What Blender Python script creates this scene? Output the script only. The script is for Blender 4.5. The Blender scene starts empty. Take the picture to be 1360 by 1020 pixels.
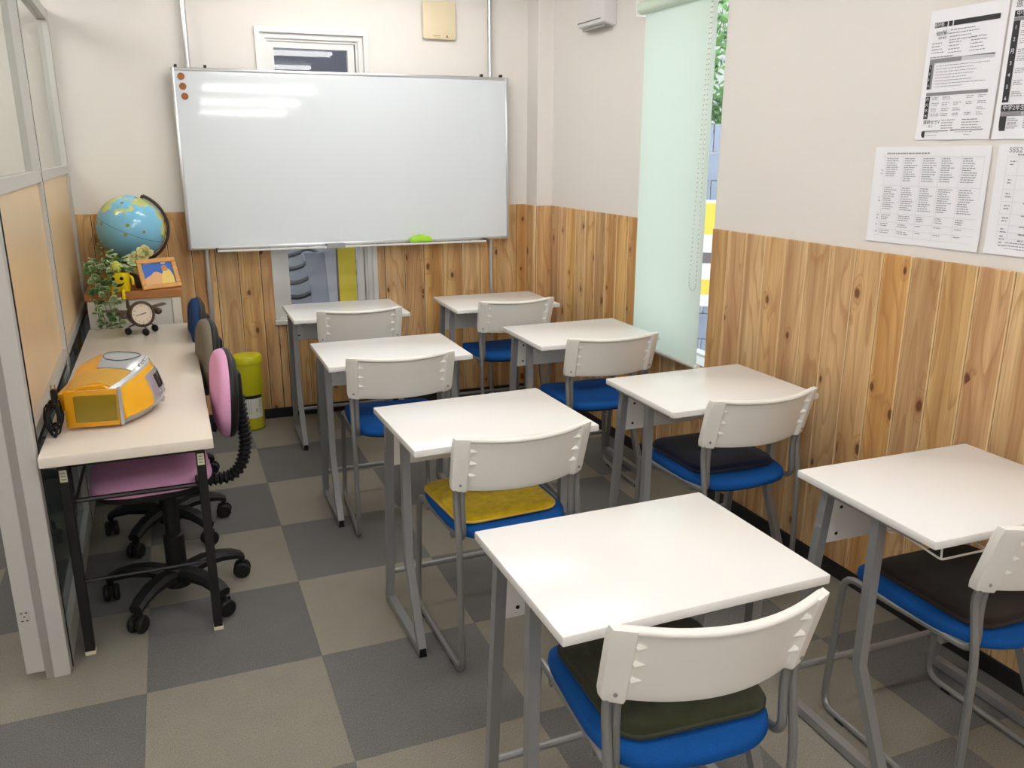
import bpy, bmesh, math, random
from mathutils import Vector, Matrix, Euler

random.seed(7)
PI = math.pi
scene = bpy.context.scene
COL = scene.collection

# ------------------------------------------------------------------ camera
cam_d = bpy.data.cameras.new('camera')
cam = bpy.data.objects.new('camera', cam_d)
COL.objects.link(cam)
cam.location = (0.0, -4.8423, 1.5092)
cam.rotation_euler = Euler((PI / 2 - 0.27365, -0.0009, -0.36147), 'XYZ')
cam_d.sensor_width = 36.0
cam_d.lens = 1110.645 / 1360.0 * 36.0
cam_d.clip_start = 0.05
scene.camera = cam

# ------------------------------------------------------------------ world: overcast daylight
world = bpy.data.worlds.new('overcast_sky')
scene.world = world
world.use_nodes = True
bgn = world.node_tree.nodes['Background']
bgn.inputs['Color'].default_value = (0.86, 0.93, 1.0, 1)
bgn.inputs['Strength'].default_value = 3.0

LAMP_STRENGTH = 26.0
LAMP_COLOR = (1.0, 0.982, 0.96)

# ------------------------------------------------------------------ exposure
vs = scene.view_settings
vs.view_transform = 'Standard'
vs.look = 'None'
vs.exposure = 0.0
vs.gamma = 1.0
vs.use_curve_mapping = False


# ------------------------------------------------------------------ colour + material helpers
def lin(c):
    return tuple(((v / 255) / 12.92 if v / 255 <= 0.04045 else ((v / 255 + 0.055) / 1.055) ** 2.4) for v in c)


MATS = {}


def mat(name, rgb, rough=0.5, metal=0.0, spec=0.5, bump=0.0, bscale=200.0, var=0.0, vscale=8.0, coat=0.0,
        emit=0.0, alpha=1.0, trans=0.0):
    if name in MATS:
        return MATS[name]
    m = bpy.data.materials.new(name)
    m.use_nodes = True
    nt = m.node_tree
    b = nt.nodes['Principled BSDF']
    c = lin(rgb) + (1,)
    b.inputs['Base Color'].default_value = c
    b.inputs['Roughness'].default_value = rough
    b.inputs['Metallic'].default_value = metal
    b.inputs['Specular IOR Level'].default_value = spec
    b.inputs['Coat Weight'].default_value = coat
    b.inputs['Transmission Weight'].default_value = trans
    if emit:
        b.inputs['Emission Color'].default_value = c
        b.inputs['Emission Strength'].default_value = emit
    tc = nt.nodes.new('ShaderNodeTexCoord')
    if var:
        n = nt.nodes.new('ShaderNodeTexNoise')
        n.inputs['Scale'].default_value = vscale
        n.inputs['Detail'].default_value = 6
        nt.links.new(tc.outputs['Object'], n.inputs['Vector'])
        r = nt.nodes.new('ShaderNodeValToRGB')
        r.color_ramp.elements[0].position = 0.3
        r.color_ramp.elements[1].position = 0.7
        r.color_ramp.elements[0].color = tuple(v * (1 - var) for v in c[:3]) + (1,)
        r.color_ramp.elements[1].color = tuple(min(1, v * (1 + var)) for v in c[:3]) + (1,)
        nt.links.new(n.outputs['Fac'], r.inputs['Fac'])
        nt.links.new(r.outputs['Color'], b.inputs['Base Color'])
    if bump:
        n2 = nt.nodes.new('ShaderNodeTexNoise')
        n2.inputs['Scale'].default_value = bscale
        n2.inputs['Detail'].default_value = 3
        nt.links.new(tc.outputs['Object'], n2.inputs['Vector'])
        bp = nt.nodes.new('ShaderNodeBump')
        bp.inputs['Strength'].default_value = bump
        bp.inputs['Distance'].default_value = 0.002
        nt.links.new(n2.outputs['Fac'], bp.inputs['Height'])
        nt.links.new(bp.outputs['Normal'], b.inputs['Normal'])
    MATS[name] = m
    return m


def glass_mat(name, tint=(1, 1, 1), ior=1.45, rough=0.0, wire=False):
    m = bpy.data.materials.new(name)
    m.use_nodes = True
    nt = m.node_tree
    nt.nodes.clear()
    out = nt.nodes.new('ShaderNodeOutputMaterial')
    mix = nt.nodes.new('ShaderNodeMixShader')
    tr = nt.nodes.new('ShaderNodeBsdfTransparent')
    tr.inputs['Color'].default_value = tuple(tint) + (1,)
    gl = nt.nodes.new('ShaderNodeBsdfGlossy')
    gl.inputs['Roughness'].default_value = rough
    fr = nt.nodes.new('ShaderNodeFresnel')
    fr.inputs['IOR'].default_value = ior
    geo = nt.nodes.new('ShaderNodeNewGeometry')
    one = nt.nodes.new('ShaderNodeMath')
    one.operation = 'SUBTRACT'
    one.inputs[0].default_value = 1.0
    nt.links.new(geo.outputs['Backfacing'], one.inputs[1])
    mul = nt.nodes.new('ShaderNodeMath')
    mul.operation = 'MULTIPLY'
    nt.links.new(fr.outputs['Fac'], mul.inputs[0])
    nt.links.new(one.outputs[0], mul.inputs[1])
    nt.links.new(mul.outputs[0], mix.inputs['Fac'])
    nt.links.new(tr.outputs['BSDF'], mix.inputs[1])
    nt.links.new(gl.outputs['BSDF'], mix.inputs[2])
    nt.links.new(mix.outputs['Shader'], out.inputs['Surface'])
    MATS[name] = m
    return m


def emit_mat(name, rgb, strength):
    m = bpy.data.materials.new(name)
    m.use_nodes = True
    nt = m.node_tree
    nt.nodes.clear()
    out = nt.nodes.new('ShaderNodeOutputMaterial')
    e = nt.nodes.new('ShaderNodeEmission')
    e.inputs['Color'].default_value = tuple(rgb) + (1,)
    e.inputs['Strength'].default_value = strength
    nt.links.new(e.outputs['Emission'], out.inputs['Surface'])
    return m


def nmath(nt, op, a, b=None, c=None, clamp=False):
    n = nt.nodes.new('ShaderNodeMath')
    n.operation = op
    n.use_clamp = clamp
    for i, v in enumerate((a, b, c)):
        if v is None:
            continue
        if isinstance(v, (int, float)):
            n.inputs[i].default_value = v
        else:
            nt.links.new(v, n.inputs[i])
    return n.outputs[0]


def nmix(nt, fac, a, b, mode='MIX'):
    n = nt.nodes.new('ShaderNodeMix')
    n.data_type = 'RGBA'
    n.blend_type = mode
    for s, v in ((n.inputs[0], fac), (n.inputs[6], a), (n.inputs[7], b)):
        if isinstance(v, (int, float)):
            s.default_value = v
        elif isinstance(v, tuple):
            s.default_value = v if len(v) == 4 else v + (1,)
        else:
            nt.links.new(v, s)
    return n.outputs[2]


def plank_mat():
    m = bpy.data.materials.new('knotty_pine_board')
    m.use_nodes = True
    nt = m.node_tree
    L = nt.links
    b = nt.nodes['Principled BSDF']
    tc = nt.nodes.new('ShaderNodeTexCoord')
    oi = nt.nodes.new('ShaderNodeObjectInfo')
    sep = nt.nodes.new('ShaderNodeSeparateXYZ')
    L.new(tc.outputs['Object'], sep.inputs[0])
    rnd = oi.outputs['Random']
    off = nmath(nt, 'MULTIPLY', rnd, 37.0)

    def coord(sx, sz, k=1.0):
        cb = nt.nodes.new('ShaderNodeCombineXYZ')
        L.new(nmath(nt, 'MULTIPLY', sep.outputs['X'], sx), cb.inputs[0])
        L.new(nmath(nt, 'MULTIPLY', off, k), cb.inputs[1])
        L.new(nmath(nt, 'MULTIPLY', sep.outputs['Z'], sz), cb.inputs[2])
        return cb.outputs[0]

    def noise(vec, scale, detail=4.0, rough=0.5, dist=0.0):
        n = nt.nodes.new('ShaderNodeTexNoise')
        n.inputs['Scale'].default_value = scale
        n.inputs['Detail'].default_value = detail
        n.inputs['Roughness'].default_value = rough
        n.inputs['Distortion'].default_value = dist
        L.new(vec, n.inputs['Vector'])
        return n.outputs['Fac']

    def ramp(fac, p0, p1):
        r = nt.nodes.new('ShaderNodeMapRange')
        r.interpolation_type = 'SMOOTHSTEP'
        r.inputs['From Min'].default_value = p0
        r.inputs['From Max'].default_value = p1
        L.new(fac, r.inputs['Value'])
        return r.outputs['Result']

    # knots: voronoi cells stretched along the board
    vo = nt.nodes.new('ShaderNodeTexVoronoi')
    vo.voronoi_dimensions = '2D'
    vo.inputs['Scale'].default_value = 1.0
    cbk = nt.nodes.new('ShaderNodeCombineXYZ')
    L.new(nmath(nt, 'ADD', nmath(nt, 'MULTIPLY', sep.outputs['X'], 10.0), off), cbk.inputs[0])
    L.new(nmath(nt, 'ADD', nmath(nt, 'MULTIPLY', sep.outputs['Z'], 5.5), nmath(nt, 'MULTIPLY', off, 1.7)), cbk.inputs[1])
    L.new(cbk.outputs[0], vo.inputs['Vector'])
    sepc = nt.nodes.new('ShaderNodeSeparateColor')
    L.new(vo.outputs['Color'], sepc.inputs[0])
    wob = noise(coord(40, 25, 1.0), 1.0, 3)
    kd = nmath(nt, 'ADD', nmath(nt, 'MULTIPLY', vo.outputs['Distance'], nmath(nt, 'ADD', 0.75, sepc.outputs[1])), nmath(nt, 'MULTIPLY', nmath(nt, 'SUBTRACT', wob, 0.5), 0.10))
    has = nmath(nt, 'LESS_THAN', sepc.outputs[0], 0.34)
    knot = nmath(nt, 'MULTIPLY', nmath(nt, 'SUBTRACT', 1.0, ramp(kd, 0.06, 0.125)), has)
    halo = nmath(nt, 'MULTIPLY', nmath(nt, 'SUBTRACT', 1.0, ramp(kd, 0.08, 0.34)), has)
    # growth rings: bands of a slowly bending field
    field = noise(coord(9.0, 1.25, 1.0), 1.0, 1.5, 0.4)
    fld = nmath(nt, 'ADD', nmath(nt, 'MULTIPLY', field, 9.0), nmath(nt, 'MULTIPLY', halo, 1.3))
    ring = nmath(nt, 'FRACT', fld)
    ring = nmath(nt, 'MULTIPLY', ramp(ring, 0.62, 0.93), nmath(nt, 'SUBTRACT', 1.0, ramp(ring, 0.94, 1.0)))
    fine = noise(coord(260, 5.0, 2.0), 1.0, 4, 0.6)
    broad = noise(coord(16, 0.8, 3.0), 1.0, 3, 0.5)
    col = nmix(nt, ramp(broad, 0.3, 0.7), lin((186, 140, 90)), lin((230, 192, 136)))
    # each board has its own cast
    hue = nt.nodes.new('ShaderNodeHueSaturation')
    L.new(nmath(nt, 'ADD', 0.496, nmath(nt, 'MULTIPLY', nmath(nt, 'FRACT', nmath(nt, 'MULTIPLY', rnd, 7.3)), 0.008)), hue.inputs['Hue'])
    L.new(nmath(nt, 'ADD', 0.90, nmath(nt, 'MULTIPLY', nmath(nt, 'FRACT', nmath(nt, 'MULTIPLY', rnd, 3.1)), 0.18)), hue.inputs['Saturation'])
    L.new(nmath(nt, 'ADD', 0.86, nmath(nt, 'MULTIPLY', rnd, 0.22)), hue.inputs['Value'])
    L.new(col, hue.inputs['Color'])
    col = hue.outputs['Color']
    col = nmix(nt, nmath(nt, 'MULTIPLY', ring, 0.42), col, lin((158, 104, 56)))
    col = nmix(nt, nmath(nt, 'MULTIPLY', ramp(fine, 0.42, 0.72), 0.38), col, lin((150, 104, 62)))
    col = nmix(nt, nmath(nt, 'MULTIPLY', halo, 0.30), col, lin((150, 92, 46)))
    col = nmix(nt, nmath(nt, 'MULTIPLY', knot, 0.9), col, lin((98, 56, 30)))
    ax = nmath(nt, 'ABSOLUTE', sep.outputs['X'])
    edge = ramp(ax, 0.0518, 0.0532)
    col = nmix(nt, nmath(nt, 'MULTIPLY', edge, 0.75), col, lin((238, 208, 160)))
    L.new(col, b.inputs['Base Color'])
    b.inputs['Roughness'].default_value = 0.5
    b.inputs['Specular IOR Level'].default_value = 0.35
    bp = nt.nodes.new('ShaderNodeBump')
    bp.inputs['Strength'].default_value = 0.12
    bp.inputs['Distance'].default_value = 0.001
    L.new(fine, bp.inputs['Height'])
    L.new(bp.outputs['Normal'], b.inputs['Normal'])
    return m


def carpet_mat(name, rgb, rgb2):
    m = bpy.data.materials.new(name)
    m.use_nodes = True
    nt = m.node_tree
    L = nt.links
    b = nt.nodes['Principled BSDF']
    tc = nt.nodes.new('ShaderNodeTexCoord')
    oi = nt.nodes.new('ShaderNodeObjectInfo')
    n1 = nt.nodes.new('ShaderNodeTexNoise')
    n1.inputs['Scale'].default_value = 480
    n1.inputs['Detail'].default_value = 2
    mp = nt.nodes.new('ShaderNodeMapping')
    mp.inputs['Scale'].default_value = (1.0, 0.55, 1)
    L.new(tc.outputs['Object'], mp.inputs['Vector'])
    L.new(mp.outputs['Vector'], n1.inputs['Vector'])
    n2 = nt.nodes.new('ShaderNodeTexNoise')
    n2.inputs['Scale'].default_value = 9
    n2.inputs['Detail'].default_value = 4
    L.new(tc.outputs['Object'], n2.inputs['Vector'])
    r = nt.nodes.new('ShaderNodeMapRange')
    r.inputs['From Min'].default_value = 0.34
    r.inputs['From Max'].default_value = 0.66
    L.new(n1.outputs['Fac'], r.inputs['Value'])
    col = nmix(nt, r.outputs['Result'], lin(rgb), lin(rgb2))
    hue = nt.nodes.new('ShaderNodeHueSaturation')
    v = nmath(nt, 'ADD', 0.86, nmath(nt, 'MULTIPLY', oi.outputs['Random'], 0.12))
    v = nmath(nt, 'ADD', v, nmath(nt, 'MULTIPLY', n2.outputs['Fac'], 0.18))
    L.new(v, hue.inputs['Value'])
    L.new(col, hue.inputs['Color'])
    L.new(hue.outputs['Color'], b.inputs['Base Color'])
    b.inputs['Roughness'].default_value = 0.95
    b.inputs['Specular IOR Level'].default_value = 0.1
    bp = nt.nodes.new('ShaderNodeBump')
    bp.inputs['Strength'].default_value = 0.2
    bp.inputs['Distance'].default_value = 0.002
    L.new(n1.outputs['Fac'], bp.inputs['Height'])
    L.new(bp.outputs['Normal'], b.inputs['Normal'])
    return m


def globe_mat():
    m = bpy.data.materials.new('printed_globe')
    m.use_nodes = True
    nt = m.node_tree
    L = nt.links
    b = nt.nodes['Principled BSDF']
    tc = nt.nodes.new('ShaderNodeTexCoord')
    n = nt.nodes.new('ShaderNodeTexNoise')
    n.inputs['Scale'].default_value = 7.5
    n.inputs['Detail'].default_value = 6
    n.inputs['Roughness'].default_value = 0.55
    L.new(tc.outputs['Object'], n.inputs['Vector'])
    sep = nt.nodes.new('ShaderNodeSeparateXYZ')
    L.new(tc.outputs['Object'], sep.inputs[0])
    # land: more of it away from the wide ocean that faces +X
    q = nmath(nt, 'ADD', nmath(nt, 'MULTIPLY', sep.outputs['X'], -1.15), nmath(nt, 'MULTIPLY', sep.outputs['Z'], 0.62))
    f = nmath(nt, 'ADD', n.outputs['Fac'], q)
    r = nt.nodes.new('ShaderNodeMapRange')
    r.inputs['From Min'].default_value = 0.525
    r.inputs['From Max'].default_value = 0.54
    L.new(f, r.inputs['Value'])
    n3 = nt.nodes.new('ShaderNodeTexNoise')
    n3.inputs['Scale'].default_value = 22
    L.new(tc.outputs['Object'], n3.inputs['Vector'])
    land = nmix(nt, n3.outputs['Fac'], lin((226, 214, 128)), lin((150, 178, 108)))
    sea = nmix(nt, nmath(nt, 'MULTIPLY', nmath(nt, 'ADD', sep.outputs['Z'], 0.17), 2.9), lin((120, 176, 196)), lin((128, 196, 232)))
    col = nmix(nt, r.outputs['Result'], sea, land)
    # islands as small specks
    vo = nt.nodes.new('ShaderNodeTexVoronoi')
    vo.inputs['Scale'].default_value = 15
    L.new(tc.outputs['Object'], vo.inputs['Vector'])
    sp = nmath(nt, 'LESS_THAN', vo.outputs['Distance'], 0.13)
    col = nmix(nt, sp, col, lin((140, 128, 70)))
    # equator and parallels
    eq = nmath(nt, 'LESS_THAN', nmath(nt, 'ABSOLUTE', sep.outputs['Z']), 0.0011)
    col = nmix(nt, nmath(nt, 'MULTIPLY', eq, 0.8), col, lin((50, 70, 90)))
    L.new(col, b.inputs['Base Color'])
    b.inputs['Roughness'].default_value = 0.12
    return m


# ------------------------------------------------------------------ geometry helpers
class G:
    def __init__(s):
        s.bm = bmesh.new()

    def face(s, vs):
        try:
            return s.bm.faces.new(vs)
        except ValueError:
            return None

    def box(s, x0, x1, y0, y1, z0, z1, M=None):
        pts = [(x, y, z) for x in (x0, x1) for y in (y0, y1) for z in (z0, z1)]
        if M is not None:
            pts = [M @ Vector(p) for p in pts]
        v = [s.bm.verts.new(p) for p in pts]
        for f in ((0, 1, 3, 2), (4, 6, 7, 5), (0, 4, 5, 1), (2, 3, 7, 6), (0, 2, 6, 4), (1, 5, 7, 3)):
            s.face([v[i] for i in f])
        return s

    def ring_loft(s, rings, close_ring=True, cap0=True, cap1=True, close_path=False):
        R = [[s.bm.verts.new(p) for p in r] for r in rings]
        n = len(R[0])
        m = len(R)
        for i in range(m if close_path else m - 1):
            a, b = R[i], R[(i + 1) % m]
            for j in range(n if close_ring else n - 1):
                k = (j + 1) % n
                s.face([a[j], a[k], b[k], b[j]])
        if close_ring and not close_path:
            if cap0:
                s.face(list(reversed(R[0])))
            if cap1:
                s.face(R[-1])
        return s

    def tube(s, pts, r, n=8, close=False, square=False, rfun=None):
        P = [Vector(p) for p in pts]
        m = len(P)
        rings = []
        up = None
        for i in range(m):
            if close:
                t = (P[(i + 1) % m] - P[i - 1]).normalized()
            elif i == 0:
                t = (P[1] - P[0]).normalized()
            elif i == m - 1:
                t = (P[-1] - P[-2]).normalized()
            else:
                t = ((P[i + 1] - P[i]).normalized() + (P[i] - P[i - 1]).normalized()).normalized()
            if up is None:
                a = Vector((1, 0, 0)) if abs(t.x) < 0.7 else Vector((0, 1, 0))
                u = t.cross(a).normalized()
            else:
                u = (up - t * up.dot(t)).normalized()
            up = u
            w = t.cross(u).normalized()
            rr = r if rfun is None else rfun(i / (m - 1))
            # mitre
            if square:
                k = 1.0
                if 0 < i < m - 1:
                    c = (P[i + 1] - P[i]).normalized().dot((P[i] - P[i - 1]).normalized())
                    k = 1 / max(0.5, math.sqrt((1 + c) / 2))
                rings.append([P[i] + u * rr * a_ * k + w * rr * b_ for a_, b_ in ((-1, -1), (1, -1), (1, 1), (-1, 1))])
            else:
                rings.append([P[i] + u * rr * math.cos(2 * PI * j / n) + w * rr * math.sin(2 * PI * j / n) for j in range(n)])
        return s.ring_loft(rings, close_path=close)

    def lathe(s, prof, n=24, M=None, cap=True):
        """profile of (r,z) round local Z"""
        rings = []
        for r, z in prof:
            r = max(r, 1e-5)
            rings.append([Vector((r * math.cos(2 * PI * j / n), r * math.sin(2 * PI * j / n), z)) for j in range(n)])
        if M is not None:
            rings = [[M @ p for p in q] for q in rings]
        return s.ring_loft(rings, cap0=cap, cap1=cap)

    def prism(s, poly, z0, z1, M=None):
        a = [Vector((p[0], p[1], z0)) for p in poly]
        b = [Vector((p[0], p[1], z1)) for p in poly]
        if M is not None:
            a = [M @ p for p in a]
            b = [M @ p for p in b]
        return s.ring_loft([a, b])

    def quad(s, pts, M=None):
        if M is not None:
            pts = [M @ Vector(p) for p in pts]
        s.face([s.bm.verts.new(p) for p in pts])
        return s

    def sphere(s, c, r, nu=16, nv=10, sc=(1, 1, 1), M=None):
        prof = []
        rings = []
        for i in range(nv + 1):
            a = -PI / 2 + PI * i / nv
            rr = max(math.cos(a), 1e-4)
            q = [Vector((c[0] + r * sc[0] * rr * math.cos(2 * PI * j / nu), c[1] + r * sc[1] * rr * math.sin(2 * PI * j / nu), c[2] + r * sc[2] * math.sin(a))) for j in range(nu)]
            rings.append([M @ p for p in q] if M is not None else q)
        return s.ring_loft(rings)

    def bevel(s, w, seg=2, ang=0.6):
        bmesh.ops.remove_doubles(s.bm, verts=s.bm.verts[:], dist=1e-6)
        bmesh.ops.recalc_face_normals(s.bm, faces=s.bm.faces[:])
        ed = [e for e in s.bm.edges if len(e.link_faces) == 2 and e.calc_face_angle(0) > ang]
        bmesh.ops.bevel(s.bm, geom=ed, offset=w, segments=seg, affect='EDGES', profile=0.5, clamp_overlap=True)
        return s

    def mesh(s, name, m, smooth=35):
        bmesh.ops.recalc_face_normals(s.bm, faces=s.bm.faces[:])
        me = bpy.data.meshes.new(name)
        s.bm.to_mesh(me)
        s.bm.free()
        if m is not None:
            me.materials.append(m)
        if smooth:
            for p in me.polygons:
                p.use_smooth = True
            me.set_sharp_from_angle(angle=math.radians(smooth))
        return me


def link(name, me, parent=None, M=None):
    o = bpy.data.objects.new(name, me)
    COL.objects.link(o)
    if parent is not None:
        o.parent = parent
    if M is not None:
        o.matrix_local = M if parent is not None else M
    return o


def obj(name, g, m, parent=None, smooth=35, M=None):
    return link(name, g.mesh(name, m, smooth), parent, M)


def tag(o, label=None, cat=None, group=None, kind=None):
    if label:
        o['label'] = label
    if cat:
        o['category'] = cat
    if group:
        o['group'] = group
    if kind:
        o['kind'] = kind
    return o


def thing(name, loc, rz=0.0, label=None, cat=None, group=None, kind=None, rot=None):
    o = bpy.data.objects.new(name, None)
    COL.objects.link(o)
    o.empty_display_size = 0.05
    o.location = loc
    o.rotation_euler = rot if rot else (0, 0, rz)
    return tag(o, label, cat, group, kind)


def copy_tree(o, parent=None):
    c = o.copy()
    COL.objects.link(c)
    if parent is not None:
        c.parent = parent
    for ch in list(o.children):
        copy_tree(ch, c)
    return c


def arc(c, r, a0, a1, n, plane='yz', x=0.0):
    out = []
    for i in range(n + 1):
        a = a0 + (a1 - a0) * i / n
        p, q = c[0] + r * math.cos(a), c[1] + r * math.sin(a)
        out.append((x, p, q) if plane == 'yz' else ((p, x, q) if plane == 'xz' else (p, q, x)))
    return out


def fillet(pts, r, n=4):
    """round the inner corners of a polyline"""
    P = [Vector(p) for p in pts]
    out = [P[0]]
    for i in range(1, len(P) - 1):
        a, b, c = P[i - 1], P[i], P[i + 1]
        d1, d2 = (a - b), (c - b)
        k = min(r, d1.length * 0.49, d2.length * 0.49)
        p, q = b + d1.normalized() * k, b + d2.normalized() * k
        for j in range(n + 1):
            t = j / n
            out.append((1 - t) ** 2 * p + 2 * t * (1 - t) * b + t * t * q)
    out.append(P[-1])
    return out


def rrect(w, h, r, n=5):
    out = []
    for cx, cy, a0 in ((w / 2 - r, h / 2 - r, 0), (-w / 2 + r, h / 2 - r, PI / 2), (-w / 2 + r, -h / 2 + r, PI), (w / 2 - r, -h / 2 + r, 1.5 * PI)):
        for i in range(n + 1):
            a = a0 + PI / 2 * i / n
            out.append((cx + r * math.cos(a), cy + r * math.sin(a)))
    return out


def text_mesh(s, size, m, name='lettering', vertical=False, extrude=0.0):
    cu = bpy.data.curves.new(name, 'FONT')
    cu.body = '\n'.join(s) if vertical else s
    cu.size = size
    cu.align_x = 'CENTER'
    cu.align_y = 'CENTER'
    cu.extrude = extrude
    cu.resolution_u = 2
    if vertical:
        cu.space_line = 0.85
    o = bpy.data.objects.new(name, cu)
    COL.objects.link(o)
    dg = bpy.context.evaluated_depsgraph_get()
    me = bpy.data.meshes.new_from_object(o.evaluated_get(dg))
    bpy.data.objects.remove(o)
    bpy.data.curves.remove(cu)
    me.materials.clear()
    me.materials.append(m)
    return me


# ------------------------------------------------------------------ materials
M_WALL = mat('white_wallpaper', (232, 227, 222), 0.8, spec=0.25, bump=0.25, bscale=260)
M_CEIL = mat('ceiling_board', (236, 234, 228), 0.9, spec=0.2, bump=0.2, bscale=90)
M_PLANK = plank_mat()
M_GROOVE = mat('dark_groove', (62, 40, 22), 0.8)
M_BLACKBASE = mat('black_vinyl_base', (28, 26, 25), 0.55)
M_TILE_D = carpet_mat('carpet_dark_grey', (88, 86, 85), (126, 124, 122))
M_TILE_L = carpet_mat('carpet_beige_grey', (122, 117, 107), (152, 146, 134))
M_SUB = mat('carpet_seam', (84, 82, 80), 0.95)
M_DESK = mat('white_melamine', (244, 243, 241), 0.22, spec=0.5, bump=0.02, bscale=400)
M_PANELW = mat('pale_grey_panel', (236, 235, 230), 0.45)
M_STEEL = mat('grey_painted_steel', (150, 151, 153), 0.38, metal=0.35, bump=0.04, bscale=500)
M_STEEL_C = mat('grey_satin_tube', (146, 146, 146), 0.36, metal=0.5)
M_PLASTW = mat('ivory_plastic', (246, 244, 238), 0.42, bump=0.05, bscale=700)
M_BLUE = mat('blue_seat_fabric', (16, 80, 152), 0.85, spec=0.2, bump=0.5, bscale=900, var=0.12, vscale=300)
M_BLACKP = mat('black_plastic', (20, 20, 21), 0.5, spec=0.35, bump=0.05, bscale=600)
M_BLACKM = mat('black_steel', (24, 23, 23), 0.4)
M_ALU = mat('aluminium', (205, 206, 208), 0.28, metal=0.75)
M_ALUW = mat('white_aluminium', (216, 216, 214), 0.4, metal=0.1)
M_PARTFR = mat('partition_grey_metal', (198, 196, 192), 0.4, metal=0.2)
M_PARTYEL = mat('partition_tan_board', (226, 194, 150), 0.3, spec=0.5, var=0.03, vscale=3)
M_GLASS = glass_mat('window_glass')
M_GLASSP = glass_mat('partition_glass', (0.93, 0.95, 0.92))
M_GLASSD = glass_mat('dark_partition_glass', (0.35, 0.40, 0.41))
M_WBOARD = mat('whiteboard_enamel', (220, 226, 232), 0.05, spec=0.35)
M_TABLE = mat('cream_laminate', (232, 222, 208), 0.24, bump=0.02, bscale=300)
M_PAPER = mat('white_paper', (244, 244, 250), 0.8)
M_INK = mat('black_ink', (52, 50, 54), 0.8)
M_INKG = mat('grey_ink', (140, 138, 142), 0.8)
M_INKL = mat('pale_grey_ink', (208, 208, 214), 0.8)
M_TXT = mat('small_print_ink', (146, 145, 152), 0.8)


# ------------------------------------------------------------------ room shell
RW_A = 0.0286          # the right wall is a little off square with the back wall
RW_O = (2.018, 0, 0)
CEIL = 2.465
WZ = 1.188             # top of the board cladding

floor = thing('floor', (0, 0, 0), label='checkered grey and beige carpet tile floor of the classroom', kind='structure')
obj('subfloor', G().box(-3.2, 2.6, -9.2, 0.05, -0.06, -0.007), M_SUB, floor, 0)
GA = 0.0211
gx, gy = 0.210, -0.517
tile_me = {}
for k, m in ((0, M_TILE_L), (1, M_TILE_D)):
    tile_me[k] = G().box(-0.24985, 0.24985, -0.24985, 0.24985, -0.008, 0.0).bevel(0.0004, 1).mesh('carpet_tile', m)
for i in range(-7, 4):
    for j in range(-17, 1):
        cx, cy = (i + 0.5) * 0.5, (j + 0.5) * 0.5
        x = gx + cx * math.cos(GA) - cy * math.sin(GA)
        y = gy + cx * math.sin(GA) + cy * math.cos(GA)
        o = link('carpet_tile', tile_me[(i + j) % 2], floor)
        o.location = (x, y, 0)
        o.rotation_euler = (0, 0, GA)

ceiling = tag(obj('ceiling', G().box(-3.2, 2.6, -9.2, 0.1, CEIL, CEIL + 0.05), M_CEIL, smooth=0), kind='structure')

# window openings
BWX0, BWX1, BWZ0, BWZ1 = 0.41, 0.978, 0.56, 2.112
RWY0, RWY1, RWZ0, RWZ1 = -1.792, -1.18, 0.575, 2.14

g = G()
TH = 0.16
for x0, x1, z0, z1 in ((-3.2, BWX0, 0, CEIL), (BWX1, 2.3, 0, CEIL), (BWX0, BWX1, 0, BWZ0), (BWX0, BWX1, BWZ1, CEIL)):
    g.box(x0, x1, 0.0, TH, z0, z1)
wall_back = tag(obj('wall_back', g, M_WALL, smooth=0), kind='structure')
wall_right = thing('wall_right', RW_O, RW_A, kind='structure')
g = G()
for y0, y1, z0, z1 in ((-9.2, RWY0, 0, CEIL), (RWY1, 0.05, 0, CEIL), (RWY0, RWY1, 0, RWZ0), (RWY0, RWY1, RWZ1, CEIL)):
    g.box(0.0, TH, y0, y1, z0, z1)
obj('plaster', g, M_WALL, wall_right, 0)
tag(obj('wall_rear', G().box(-3.2, 2.6, -9.3, -9.2, 0, CEIL), M_WALL, smooth=0), kind='structure')
tag(obj('wall_outer', G().box(-2.45, -2.35, -9.3, 0.16, 0, CEIL), M_WALL, smooth=0), kind='structure')
# boxed-in corner post
PX0, PD = 1.926, 0.165
wall_corner = thing('wall_corner', (0, 0, 0), kind='structure')
obj('plaster', G().box(PX0, 2.05, -PD, 0.01, 0, CEIL).bevel(0.002, 1), M_WALL, wall_corner, 0)

# cladding boards, each an object
plank_cache = {}
PT = 0.010


def plank(w, h):
    key = (round(w, 3), round(h, 3))
    if key not in plank_cache:
        plank_cache[key] = G().box(-w / 2, w / 2, -PT, 0, 0, h).bevel(0.0022, 1).mesh('board', M_PLANK)
    return plank_cache[key]


def put_plank(parent, M, w, h):
    if w < 0.006:
        return
    o = link('board', plank(w - 0.0036, h), parent)
    o.matrix_local = M


PW = 0.1166
Z0 = 0.058
# back wall (boards face -Y)
obj('board_backing', G().box(-0.62, BWX0, -0.003, 0.001, Z0, WZ - 0.002).box(BWX1, PX0, -0.003, 0.001, Z0, WZ - 0.002).box(BWX0, BWX1, -0.003, 0.001, Z0, BWZ0), M_GROOVE, wall_back, 0)
e0 = 1.27 - 17 * PW
xs = [-0.62]
for k in range(40):
    e = e0 + k * PW
    if -0.60 < e < PX0 - 0.005:
        xs.append(e)
xs.append(PX0)
for a, b in zip(xs[:-1], xs[1:]):
    cuts = sorted({a, b, *[c for c in (BWX0, BWX1) if a < c < b]})
    for p, q in zip(cuts[:-1], cuts[1:]):
        mid = (p + q) / 2
        hh = BWZ0 - Z0 if BWX0 < mid < BWX1 else WZ - Z0
        put_plank(wall_back, Matrix.Translation((mid, -0.002, Z0)), q - p, hh)
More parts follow.
